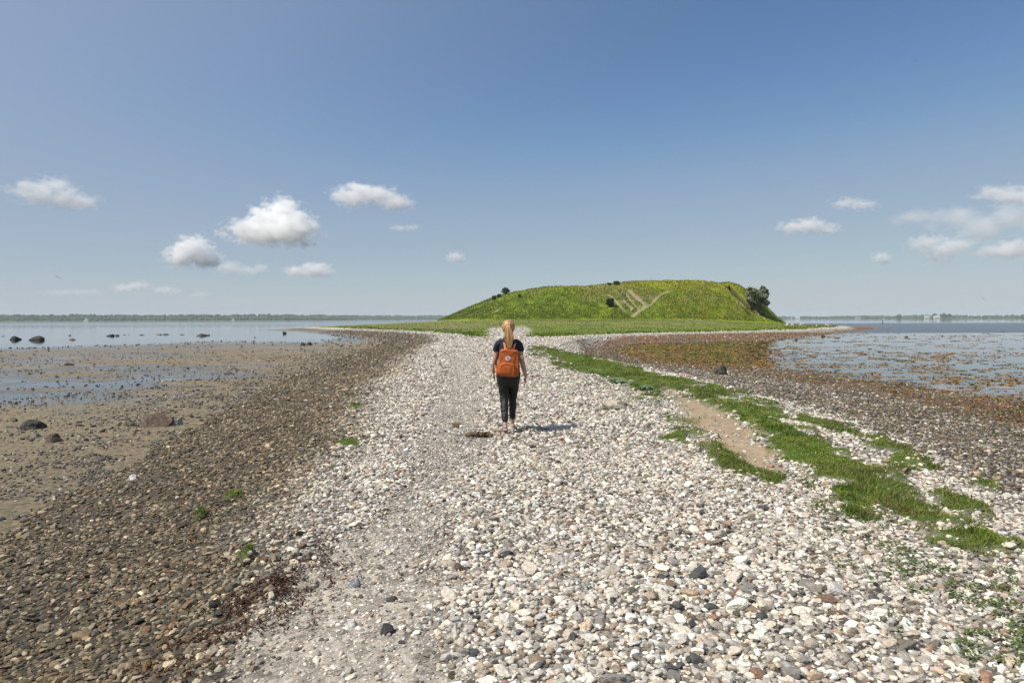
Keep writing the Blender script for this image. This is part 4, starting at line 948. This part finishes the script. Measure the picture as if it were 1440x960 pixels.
for pts, wd, n, z0 in lines:
    q = np.array([G(a, b, z0) for a, b in pts]); sg = rng.integers(0, len(q)-1, n); t = rng.random(n)[:, None]; p = q[sg]*(1-t)+q[sg+1]*t
    p = p + rng.normal(0, wd, (n, 2))*(1, .8); k = vnoise(p[:, 0], p[:, 1], .16, 55)*.5 + vnoise(p[:, 0], p[:, 1], .6, 56)*.5 + vnoise(p[:, 0], p[:, 1], .05, 58)*.3 > .68; p = p[k]; n = len(p)
    z = land(p[:, 0], p[:, 1])[0] + rng.uniform(-.004, .026, n); Ps.append(np.stack([p[:, 0], p[:, 1], z], 1)); Ss.append(rng.uniform(.007, .022, n)*(1+.03*p[:, 1]))
    Cs.append(mixc(c_(.085,.035,.026), c_(.15,.09,.05), rng.random(n)**1.5)*rng.uniform(.5, 1.3, n)[:, None])
o = flakes('dry_seaweed_debris', np.concatenate(Ps), np.concatenate(Ss), np.concatenate(Cs), .4, .6); tag(o, 'dark red brown dry seaweed strewn in lines over the stones', 'seaweed', kind='stuff')
# bay: clumps of bladder wrack at the surface
n = 7200; pxs = rng.uniform(880, 1520, n); pys = 462 + 115*rng.random(n)**1.25; pxs[:1100] = rng.uniform(855, 1095, 1100); pys[:1100] = rng.uniform(480, 518, 1100); Pc = []
for a, b in zip(pxs, pys): Pc.append(G(a, b, WL))
Pc = np.array(Pc); z, dW, dM, dK, left = land(Pc[:, 0], Pc[:, 1]); cl = fbm(Pc[:, 0], Pc[:, 1], 3.5, 501, 3)
yy = Pc[:, 1]; dens = (.10 + .62*ss(cl, .46, .66)) * (1 - .75*ss(yy, 85, 115)) + .9*np.exp(dW/2.2)*(dW < 0) + .40*ss(34-Pc[:, 0], 0, 14)*(yy > 36)
k = (dW < 0) & (~left) & (rng.random(n) < dens) & (yy > 12) & (yy < 135); Pc = Pc[k]; n = len(Pc); print('WEED', n)
rad_ = rng.lognormal(0, .5, n)*(.07 + .0042*Pc[:, 1]); cnt = 18
ang_ = rng.uniform(0, 2*PI, (n, cnt)); q = np.sqrt(rng.random((n, cnt)))*rad_[:, None]
X = (Pc[:, 0, None]+np.cos(ang_)*q*1.5).ravel(); Y = (Pc[:, 1, None]+np.sin(ang_)*q*.9).ravel(); S = np.repeat(.030+.0016*Pc[:, 1], cnt)*rng.uniform(.5, 1.3, n*cnt)
kk = land(X, Y)[1] < .6; X, Y, S = X[kk], Y[kk], S[kk]
base = np.repeat(mixc(c_(.34,.17,.055), c_(.20,.155,.06), rng.random(n)), cnt, 0)[kk]
o = flakes('floating_weeds', np.stack([X, Y, WL+rng.uniform(-.004, .014, len(X))], 1), S, base*rng.uniform(.7, 1.3, len(X))[:, None], .12, .12); tag(o, 'orange brown seaweed floating in patches on the right bay', 'seaweed', kind='stuff')
# weed on the stones and spit round the bay and on the far left shallows
n = 60000; pxs = rng.uniform(820, 1500, n); pys = rng.uniform(463, 640, n); P = np.array([G(a, b, -.85) for a, b in zip(pxs, pys)]); z, dW, dM, dK, left = land(P[:, 0], P[:, 1])
k = (~left) & (dW > -.6) & (P[:, 1] < 190) & (rng.random(n) < np.where(dM < .3, .75, .35*np.exp(-(dM-.3)/1.1)+.04)*ss(fbm(P[:, 0], P[:, 1], 1.6, 511), .35, .6)) & (dK < -1)
P, z = P[k], z[k]; n = len(P); c = mixc(c_(.19,.095,.036), c_(.125,.115,.036), ss(fbm(P[:, 0], P[:, 1], 2.2, 512), .40, .56))*rng.uniform(.55, 1.3, n)[:, None]
o = flakes('shore_weeds', np.stack([P[:, 0], P[:, 1], np.maximum(z, WL)+rng.uniform(.01, .06, n)], 1), rng.uniform(.02, .055, n)*(1+.02*P[:, 1]), c, .3, .3); tag(o, 'orange and olive seaweed draped on the stones around the bay', 'seaweed', kind='stuff')
n = 26000; pxs = rng.uniform(-60, 480, n); pys = 474+110*rng.random(n)**1.2; P = np.array([G(a, b, WL) for a, b in zip(pxs, pys)]); z, dW, dM, dK, left = land(P[:, 0], P[:, 1])
k = left & (dW > -3) & (dM < 0) & (rng.random(n) < (.10+.7*np.exp(-np.abs(dW)/5))*ss(fbm(P[:, 0]*.5, P[:, 1], 2.4, 521), .46, .66)); P, z = P[k], z[k]; n = len(P)
c = mixc(c_(.055,.048,.028), c_(.15,.13,.045), rng.random(n)**1.4)*rng.uniform(.6, 1.3, n)[:, None]
o = flakes('flat_weeds', np.stack([P[:, 0], P[:, 1], np.maximum(z, WL)+rng.uniform(.0, .03, n)], 1), rng.uniform(.03, .07, n)*(1+.018*P[:, 1]), c, .15, .2); tag(o, 'dark and olive weed scattered over the far wet flat on the left', 'seaweed', kind='stuff')

# ------------------------------------------------------------------ gulls
gull_white = principled('gull_white_material', (.72,.72,.71), rough=.7, var=.03); gull_grey = principled('gull_grey_material', (.30,.31,.33), rough=.7, var=.05)
def gull(px, py, Y, label, bank, head):
    r = empty('gull', GY(px, py, Y)); r.rotation_euler = (bank, .1, head); tag(r, label, 'bird')
    mesh('body', *limb([(-.22,0,.0),(-.12,0,.0),(0,0,0),(.13,0,.01),(.19,0,.03),(.24,0,.02)], [(.02,.01),(.04,.04),(.065,.06),(.05,.05),(.035,.035),(.008,.008)], (0,1,0), 12), gull_white, r, smooth=True)
    for s in (-1, 1):
        V = []
        for yy, x0, x1, zz in ((.03,-.08,.08,.02),(.25,-.07,.10,.10),(.42,-.10,.06,.12),(.68,-.20,-.12,.07)): V += [(x1, s*yy, zz), (x0, s*yy, zz), (x1, s*yy, zz+.012), (x0, s*yy, zz+.012)]
        F = []
        for q in range(3):
            a = q*4; F += [(a,a+1,a+5,a+4),(a+2,a+6,a+7,a+3),(a,a+4,a+6,a+2),(a+1,a+3,a+7,a+5)]
        mesh('wing', np.array(V), np.array(F), gull_grey, r)
gull(81, 389.5, 150, 'gull gliding low in the sky at the far left', .5, 2.6); gull(1382, 419.5, 140, 'gull flying just above the right coast', .7, .3); gull(1287, 86, 260, 'tiny gull high in the sky at upper right', .4, 1.2)
# ------------------------------------------------------------------ far shores: low land with woodland across the water
def far_shore(name, pts, width, hgt):
    """a low ridge along a polyline of (X, Y)"""
    P = []
    for (ax, ay), (bx, by) in zip(pts[:-1], pts[1:]):
        n = max(2, int(math.hypot(bx-ax, by-ay)/25))
        for k in range(n): P.append((ax+(bx-ax)*k/n, ay+(by-ay)*k/n))
    P = np.array(P); r = np.hypot(P[:, 0], P[:, 1]); out_ = P/r[:, None]
    prof = [(0, WL-1), (4, WL+.3), (14, WL+1.2), (60, WL+hgt*.4), (width*.5, WL+hgt), (width, WL+hgt*.8), (width*1.3, WL-3)]
    V = []
    for k, (dd, zz) in enumerate(prof):
        w_ = (fbm(P[:, 0], P[:, 1]+k*50, 160, 201) - .5)
        q = P + out_*(dd + w_[:, None]*(10 if k < 3 else 50)); zq = zz + (w_*hgt*.9 if k > 2 else 0)
        V.append(np.stack([q[:, 0], q[:, 1], np.full(len(P), 0.)+zq], 1))
    n = len(P); V = np.concatenate(V)
    i, j = np.meshgrid(np.arange(len(prof)-1), np.arange(n-1), indexing='ij'); a = (i*n+j).ravel()
    o = mesh(name, V, np.stack([a, a+1, a+n+1, a+n], 1), land_mat, smooth=True); return P, out_, o
land_mat = principled('far_field_material', (.10,.13,.045), rough=.95, var=.4, vscale=.02, spec=.1)
wood_mat = principled('far_wood_material', attr='Col', rough=.95, var=.35, vscale=.3, spec=.1)
def woodland(name, P, out_, rows, dens, rad, hbase, label):
    x, y, z, s = [], [], [], []
    for k, (d0, hh) in enumerate(rows):
        n = int(len(P)*dens); i = rng.integers(0, len(P)-1, n); t = rng.random(n)[:, None]
        p = P[i]*(1-t) + P[i+1]*t + out_[i]*(d0 + rng.uniform(-8, 8, n)[:, None])
        big = fbm(p[:, 0], p[:, 1], 90, 205+k)
        keep = rng.random(n) < ss(big, .12, .4)
        p = p[keep]; big = big[keep]; ss_ = rad*rng.uniform(.6, 1.25, len(p))*(.7+.6*big)
        x.append(p[:, 0]); y.append(p[:, 1]); z.append(np.full(len(p), WL+hh)+ss_*.55); s.append(ss_)
    x, y, z, s = map(np.concatenate, (x, y, z, s)); n = len(x)
    pr = [rock_shape(2, rng, 3, .7, .95, .16) for _ in range(10)]
    Vs, Fs, Cs = [], [], []; off = 0
    cb = mixc(c_(.055,.085,.03), c_(.10,.13,.045), rng.random(n)) * rng.uniform(.75, 1.2, n)[:, None]
    for q in range(n):
        V, Fc = pr[q % 10]; an = rng.uniform(0, 6.28); ca, sa = math.cos(an), math.sin(an)
        v = V * np.array([s[q], s[q], s[q]*.95])
        v = np.stack([v[:, 0]*ca - v[:, 1]*sa, v[:, 0]*sa + v[:, 1]*ca, v[:, 2]], 1) + (x[q], y[q], z[q])
        Vs.append(v); Fs.append(Fc+off); Cs.append(np.repeat(cb[q:q+1], len(V), 0)); off += len(V)
    o = mesh(name, np.concatenate(Vs), np.concatenate(Fs), wood_mat, col=np.concatenate(Cs)); tag(o, label, 'woodland', kind='stuff'); return o
lp = [GY(-260, 450, 1750)[:2], GY(0, 450, 1800)[:2], GY(200, 450, 1900)[:2], GY(400, 450, 2100)[:2], GY(500, 450, 2600)[:2], GY(640, 450, 3000)[:2]]
P, O_, o = far_shore('far_shore_hills', lp, 260, 9.5); tag(o, 'low wooded coast across the water on the left', None, kind='structure')
woodland('woodland', P, O_, [(18, .3), (30, 1.5), (60, 3.5), (95, 6), (110, 9), (140, 10.5)], 6.0, 5.2, 0, 'hazy low woodland on the far left coast')
rp = [GY(1080, 448, 3100)[:2], GY(1200, 448, 2700)[:2], GY(1300, 448, 2300)[:2], GY(1440, 448, 2100)[:2], GY(1700, 448, 2000)[:2]]
P, O_, o = far_shore('far_shore_hills', rp, 200, 5.0); tag(o, 'low far coast with trees and houses on the right', None, kind='structure')
woodland('woodland', P, O_, [(14, .2), (30, 1.2), (60, 2.4), (100, 4)], 4.5, 4.6, 0, 'hazy tree line on the far right coast')

# single tall trees and houses that stand out on the right coast
def far_tree(px, py_top, Y, wpx, label, group=None):
    x, _, ztop = GY(px, py_top, Y); r_ = wpx/960*Y/2
    t = empty('tree', (x, Y, WL+1)); tag(t, label, 'tree', group)
    V, Fc = [], []; off = 0; H_ = ztop-WL-1
    for k in range(14):
        v, f = rock_shape(2, rng, 3, .7, .95, .18); s = r_*rng.uniform(.35, .55)
        a_ = rng.uniform(0, 6.28); q = rng.uniform(0, .62)*r_
        V.append(v*(s, s, s*.85) + (q*math.cos(a_), q*math.sin(a_), H_ - s*.85 - abs(q)*.5 - rng.uniform(0, .25)*H_)); Fc.append(f+off); off += len(v)
    mesh('crown', np.concatenate(V), np.concatenate(Fc), wood_mat, t, col=np.tile(c_(.05,.075,.03), (off, 1)))
    v, f = ICO[1]; mesh('trunk', v*(r_*.08, r_*.08, H_*.4) + (0, 0, H_*.35), f, bark_mat, t)
far_tree(1264, 441.0, 2350, 8, 'round tree rising above the far right tree line beside a white mast')
far_tree(1314, 440.2, 2150, 0.1+9, 'tall dark tree left of the white roofed farmhouse on the far coast')
far_tree(1327, 440.0, 2150, 9, 'tall dark tree right of the white farmhouse on the far coast')
far_tree(1335, 440.5, 2150, 8, 'smallest of three tall trees beside the far white farmhouse')
white_mat = principled('white_paint_material', (.75,.74,.72), rough=.6, var=.04)
roof_mat = principled('dark_roof_material', (.16,.12,.10), rough=.8, var=.1)
pane_mat = principled('dark_glass_material', (.03,.04,.05), rough=.15, var=0)
def boxv(x0, x1, y0, y1, z0, z1):
    V = np.array([(x, y, z) for z in (z0, z1) for y in (y0, y1) for x in (x0, x1)], float)
    return V, np.array([(0,2,3,1),(4,5,7,6),(0,1,5,4),(2,6,7,3),(0,4,6,2),(1,3,7,5)])
def house(px, Y, w, dep, h, roof, label):
    x = GY(px, 448, Y)[0]; r = empty('house', (x, Y+10, WL+1.2), rng.uniform(-.3, .3)); tag(r, label, 'house', 'houses on the far coast')
    mesh('wall', *boxv(-w/2, w/2, 0, dep, 0, h), white_mat, r)
    V = np.array([(-w/2-.5,-.5,h),(w/2+.5,-.5,h),(w/2+.5,dep+.5,h),(-w/2-.5,dep+.5,h),(-w/2-.5,dep/2,h+dep*.45),(w/2+.5,dep/2,h+dep*.45)])
    F = np.array([(0,1,5),(0,5,4),(2,3,4),(2,4,5),(1,2,5),(3,0,4),(0,2,1),(0,3,2)]); mesh('roof', V, F, roof, r)
    for k in range(3):
        cx = -w*.3 + k*w*.3; mesh('window', *boxv(cx-.6, cx+.6, -.05, .1, h*.4, h*.4+1.3), pane_mat, r)
white_roof = principled('pale_roof_material', (.55,.52,.5), rough=.7, var=.08)
house(1321, 2120, 16, 9, 3.2, white_roof, 'white farmhouse with pale roof between tall trees on the far coast')
house(1307, 2130, 12, 8, 3.0, white_roof, 'small pale house just left of the tall trees on the far coast')
house(1117, 2950, 15, 9, 3.4, roof_mat, 'white house on the far coast, leftmost, just beyond the hill')
house(1123, 2940, 18, 9, 3.6, white_roof, 'long pale house on the far coast, second beyond the hill')
house(1209, 2560, 16, 9, 3.2, roof_mat, 'white house alone in the middle of the far right coast')

# sailing boats, buoy
sail_mat = principled('sail_cloth_material', (.8,.8,.78), rough=.8, var=.03, trans=.3)
def boat(px, Y, H_, label, sails=True):
    x = GY(px, 448, Y)[0]; r = empty('sailing_boat', (x, Y, WL), rng.uniform(-.6, .6)); tag(r, label, 'sailing boat', 'sailing boats on the far water' )
    l = H_*.42; st = np.linspace(-1, 1, 11); V = []
    for s in st:
        bw = .16*H_*max(.03, (1-abs(s)**2.4))*(1 if s < .2 else 1-.5*(s-.2)); V += [(s*l, -bw, .75), (s*l, -bw*.8, 0), (s*l, 0, -.3), (s*l, bw*.8, 0), (s*l, bw, .75), (s*l, 0, .8)]
    F = [(a*6+b, a*6+(b+1) % 6, a*6+6+(b+1) % 6, a*6+6+b) for a in range(10) for b in range(6)]
    mesh('hull', np.array(V), np.array(F), white_mat, r, smooth=True)
    v, f = ICO[1]; mesh('mast', v*(.07, .07, H_/2) + (.2, 0, H_/2+.5), f, white_mat, r)
    if sails:
        for nm, q in (('mainsail', [(.1,0,1.4),(-l*.9,.5,1.5),(-.0,.05,H_*.97)]), ('jib', [(.4,0,1.2),(l*.95,-.2,.9),(.4,0,H_*.85)])):
            q = np.array(q); V = np.concatenate([q, q+(0,.05,0)]); mesh(nm, V, np.array([(0,1,2),(5,4,3),(0,3,4),(0,4,1),(1,4,5),(1,5,2),(2,5,3),(2,3,0)]), sail_mat, r)
boat(121, 1150, 9, 'small white sailing boat under sail before the left wooded coast')
boat(328, 1350, 8, 'tiny sailing boat with white sails farther right before the left coast')
boat(1243, 1500, 10, 'moored boat with bare white mast before the right coast', False)
bx, by = G(1241, 455, WL)
b_ = empty('channel_buoy', (bx, by, WL)); tag(b_, 'small dark buoy floating on pale water off the right point', 'buoy')
v, f = rock_shape(2, rng, 0, rough=0); dark_mat = principled('dark_rubber_material', (.03,.03,.03), rough=.5, var=.1)
mesh('float', v*(.8,.8,.3), f, dark_mat, b_); mesh('top_mark', v*(.14,.14,.7)+(0,0,.8), f, dark_mat, b_)

# ------------------------------------------------------------------ haze
hm_, nt, N, L = newmat('haze_material'); out = nd(N, 'ShaderNodeOutputMaterial')
pv = nd(N, 'ShaderNodeVolumePrincipled'); pv.inputs['Color'].default_value = (.80, .90, 1, 1); pv.inputs['Density'].default_value = HAZE; pv.inputs['Anisotropy'].default_value = .0
L.new(pv.outputs[0], out.inputs['Volume'])
o = mesh('haze', *boxv(-9600, 9600, -9600, 9600, -8.5, 34), hm_); tag(o, 'pale sea haze over the bay', 'haze', kind='stuff')

# ------------------------------------------------------------------ clouds: each a heap of vapour puffs far out over the land
def cloud(puffs, D, dens, label, group='fair weather clouds', soft=.5, fray=1.9, seed=0, name='cloud'):
    """puffs: (px, py, half width px, half height px) at distance D"""
    k = D/960; cx = sum(p[0] for p in puffs)/len(puffs); cyy = sum(p[1] for p in puffs)/len(puffs)
    c0 = Vector(GY(cx, cyy, D)); r = random.Random(seed)
    S = max(max(abs(p[0]-cx)+p[2], 1) for p in puffs)*k           # scale: object space is about -1..1
    bm_m = []; P = []
    for q in puffs:
        w_ = Vector(GY(q[0], q[1], D)) - c0; w_.y = r.uniform(-.25, .25)*q[2]*k
        P.append((w_/S, (q[2]*k/S, q[2]*.85*k/S, q[3]*k/S)))
    Vs, Fs = [], []; off = 0
    for p, rad_ in P:
        v, f = ICO[3]; Vs.append(v*np.array(rad_)*1.30 + np.array(p)); Fs.append(f+off); off += len(v)
    o = mesh(name, np.concatenate(Vs), np.concatenate(Fs))
    if len(P) > 1:
        md = o.modifiers.new('join', 'REMESH'); md.mode = 'VOXEL'; md.voxel_size = .035
        ev = o.evaluated_get(bpy.context.evaluated_depsgraph_get()); me = bpy.data.meshes.new_from_object(ev); o.modifiers.clear(); o.data = me
    o.location = c0; o.scale = (S, S, S); tag(o, label, 'cloud', group)
    m, nt, N, L = newmat('cloud_material'); out = nd(N, 'ShaderNodeOutputMaterial'); pv = nd(N, 'ShaderNodeVolumePrincipled')
    pv.inputs['Color'].default_value = (1,1,1,1); pv.inputs['Anisotropy'].default_value = .0
    tc = nd(N, 'ShaderNodeTexCoord'); prev = None
    for p, rad_ in P:
        a = nd(N, 'ShaderNodeVectorMath', operation='SUBTRACT'); a.inputs[1].default_value = p; L.new(tc.outputs['Object'], a.inputs[0])
        d = nd(N, 'ShaderNodeVectorMath', operation='DIVIDE'); d.inputs[1].default_value = rad_; L.new(a.outputs[0], d.inputs[0])
        l = nd(N, 'ShaderNodeVectorMath', operation='LENGTH'); L.new(d.outputs[0], l.inputs[0])
        if prev is None: prev = l.outputs['Value']
        else:
            mn = nd(N, 'ShaderNodeMath', operation='SMOOTH_MIN'); mn.inputs[2].default_value = .15; L.new(prev, mn.inputs[0]); L.new(l.outputs['Value'], mn.inputs[1]); prev = mn.outputs[0]
    ns = nd(N, 'ShaderNodeTexNoise', Scale=4.2, Detail=8.0, Roughness=.66); mp = nd(N, 'ShaderNodeMapping'); mp.inputs['Location'].default_value = (seed*3.1, 0, seed); mp.inputs['Scale'].default_value = (1, 1, 1.5)
    L.new(tc.outputs['Object'], mp.inputs['Vector']); L.new(mp.outputs[0], ns.inputs['Vector'])
    # density = clamp((1 - r) * a + (noise - .5) * b)
    f1 = nd(N, 'ShaderNodeMath', operation='MULTIPLY_ADD'); f1.inputs[1].default_value = -1; f1.inputs[2].default_value = .86; L.new(prev, f1.inputs[0])
    f2 = nd(N, 'ShaderNodeMath', operation='MULTIPLY_ADD'); f2.inputs[1].default_value = 1.9*fray; f2.inputs[2].default_value = -.95*fray; L.new(ns.outputs[0], f2.inputs[0])
    f3 = nd(N, 'ShaderNodeMath', operation='ADD'); L.new(f1.outputs[0], f3.inputs[0]); L.new(f2.outputs[0], f3.inputs[1])
    mr = nd(N, 'ShaderNodeMapRange'); mr.inputs['From Min'].default_value = 0; mr.inputs['From Max'].default_value = soft; mr.inputs['To Max'].default_value = .6*dens/(S*.5); L.new(f3.outputs[0], mr.inputs['Value'])
    L.new(mr.outputs[0], pv.inputs['Density']); L.new(pv.outputs[0], out.inputs['Volume']); o.data.materials.clear(); o.data.materials.append(m)
    return o
cloud([(58,272,38,20),(85,276,32,22),(74,260,26,14),(118,286,24,16)], 10000, 3.2, 'puffy white cloud far left, leftmost over the water', seed=1, soft=.7)
cloud([(355,323,34,18),(393,310,38,34),(416,322,36,26),(385,328,62,18),(398,294,24,20),(372,306,24,20)], 9000, 6.5, 'large bright heaped cloud left of centre, tallest in the sky', seed=2, soft=.45)
cloud([(498,277,34,18),(530,275,34,15),(558,286,28,14),(505,266,22,12)], 9500, 4.5, 'broad white cloud with a tail on its right, left of the hill', seed=3, soft=.55)
cloud([(258,360,26,18),(275,352,28,22),(292,364,24,15)], 11000, 5.5, 'rounded white cloud low on the left above a thin trail', seed=4, soft=.5)
cloud([(322,376,26,10),(345,380,24,9),(365,378,16,8)], 12500, 2.6, 'thin ragged cloud trailing right of the low rounded one', seed=5, soft=.9)
cloud([(418,381,22,9),(442,379,26,12),(458,384,14,7)], 13000, 4.5, 'small flat cloud below the large heaped one', seed=6, soft=.7)
cloud([(640,362,14,9),(648,365,9,6)], 13000, 2.2, 'tiny cloud left of the hill top', seed=7, soft=.7)
cloud([(562,321,18,5),(580,319,14,5)], 12000, 1.6, 'faint wisp under the broad cloud left of the hill', seed=8, soft=.9)
cloud([(176,405,20,7),(196,402,18,8)], 16000, 2.8, 'low pale cloud near the left horizon', seed=9, soft=.9)
cloud([(90,411,30,6),(125,411,22,6)], 17000, 1.5, 'very faint flat cloud at the far left horizon', seed=10, soft=.9)
cloud([(232,408,18,7),(246,410,12,5)], 16000, 2.2, 'low faint cloud right of the pale one near the left horizon', seed=11, soft=.9)
cloud([(283,413,14,5),(272,415,10,4)], 17000, 1.2, 'faintest low wisp above the left coast', seed=19, soft=.9)
cloud([(1112,320,22,10),(1140,317,28,13),(1165,322,20,9)], 10000, 3.6, 'neat small white cloud right of the hill', seed=12, soft=.6)
cloud([(1188,286,24,9),(1212,288,24,9)], 10000, 2.2, 'thin cloud above the neat small one right of the hill', seed=13, soft=.9)
cloud([(1238,363,14,9),(1245,367,9,7)], 12000, 2.6, 'tiny faint cloud right of the hill tree', seed=14, soft=.9)
cloud([(1290,306,32,14),(1340,310,50,16),(1380,318,56,22),(1430,306,50,22),(1470,312,40,20)], 9500, 3.0, 'wide veil of grey white cloud at the right edge', seed=15, soft=.9)
cloud([(1300,342,28,13),(1322,352,30,22),(1345,345,26,14)], 10500, 3.0, 'ragged cloud hanging below the wide veil on the right', seed=16, soft=.8)
cloud([(1395,271,28,10),(1430,274,36,15),(1465,276,34,16)], 9000, 3.8, 'white cloud at the right edge, topmost of the right group', seed=17, soft=.7)
cloud([(1398,355,32,11),(1430,350,38,15),(1465,348,34,16)], 10000, 3.8, 'low white cloud at the right edge under the veil', seed=18, soft=.7)
sc.cycles.volume_step_rate = 1.0; sc.cycles.volume_max_steps = 256
# ------------------------------------------------------------------ light and sky
SUN_EL = math.radians(54); sd = np.array([-.915, -.40]); sd = sd/np.linalg.norm(sd)
sundir = Vector((sd[0]*math.cos(SUN_EL), sd[1]*math.cos(SUN_EL), math.sin(SUN_EL)))
sl = bpy.data.lights.new('sun', 'SUN'); sl.energy = SUN_E; sl.angle = math.radians(.53); sl.color = (1, .94, .84)
so = bpy.data.objects.new('sun', sl); C.objects.link(so); so.rotation_euler = sundir.to_track_quat('Z', 'Y').to_euler()
so.location = (0, 0, 50)
w = bpy.data.worlds.new('World'); sc.world = w; w.use_nodes = True
N, L = w.node_tree.nodes, w.node_tree.links; N.clear()
out = nd(N, 'ShaderNodeOutputWorld'); bg = nd(N, 'ShaderNodeBackground'); L.new(bg.outputs[0], out.inputs[0])
sky = nd(N, 'ShaderNodeTexSky'); sky.sky_type = 'NISHITA'; sky.sun_disc = False
sky.sun_elevation = SUN_EL; sky.sun_rotation = math.atan2(sundir.x, sundir.y)
sky.altitude = 0; sky.air_density = SKY[0]; sky.dust_density = SKY[1]; sky.ozone_density = SKY[2]
# grade the physical sky towards the pale, slightly hazy spring sky of the place
v1_ = nd(N, 'ShaderNodeVectorMath', operation='SCALE', Scale=.15); L.new(sky.outputs[0], v1_.inputs[0])
cv = nd(N, 'ShaderNodeRGBCurve'); L.new(v1_.outputs[0], cv.inputs['Color'])
for ci, pts in enumerate(SKYC):
    c = cv.mapping.curves[ci]
    c.points[0].location = (0, 0); c.points[1].location = (1, pts[-1][1])
    for p in pts[:-1]: c.points.new(*p)
cv.mapping.use_clip = False; cv.mapping.update()
v2_ = nd(N, 'ShaderNodeVectorMath', operation='SCALE', Scale=1/.15); L.new(cv.outputs[0], v2_.inputs[0])
# pale aureole on the side of the sky nearer the sun
tcw = nd(N, 'ShaderNodeTexCoord'); dp = nd(N, 'ShaderNodeVectorMath', operation='DOT_PRODUCT'); dp.inputs[1].default_value = sundir; L.new(tcw.outputs['Generated'], dp.inputs[0])
am = nd(N, 'ShaderNodeMapRange', interpolation_type='SMOOTHSTEP'); am.inputs['From Min'].default_value = -.12; am.inputs['From Max'].default_value = .75; am.inputs['To Max'].default_value = .85; L.new(dp.outputs['Value'], am.inputs['Value'])
mxs = nd(N, 'ShaderNodeMix', data_type='RGBA'); L.new(am.outputs[0], mxs.inputs['Factor']); L.new(v2_.outputs[0], mxs.inputs['A']); mxs.inputs['B'].default_value = (.36/.15, .43/.15, .56/.15, 1)
L.new(mxs.outputs['Result'], bg.inputs['Color'])
bg.inputs['Strength'].default_value = SKY_STR
sc.view_settings.view_transform = 'Standard'; sc.view_settings.look = 'None'
sc.view_settings.exposure = EXPO; sc.view_settings.gamma = 1; sc.view_settings.use_curve_mapping = False
sc.render.engine = 'CYCLES'
cy = sc.cycles
cy.use_denoising = True
cy.max_bounces = 16; cy.diffuse_bounces = 3; cy.glossy_bounces = 3; cy.transmission_bounces = 3; cy.volume_bounces = 14; cy.transparent_max_bounces = 12
cy.use_adaptive_sampling = True; cy.adaptive_threshold = .015
cy.caustics_reflective = False; cy.caustics_refractive = False
sc.render.resolution_x, sc.render.resolution_y = 1024, 682
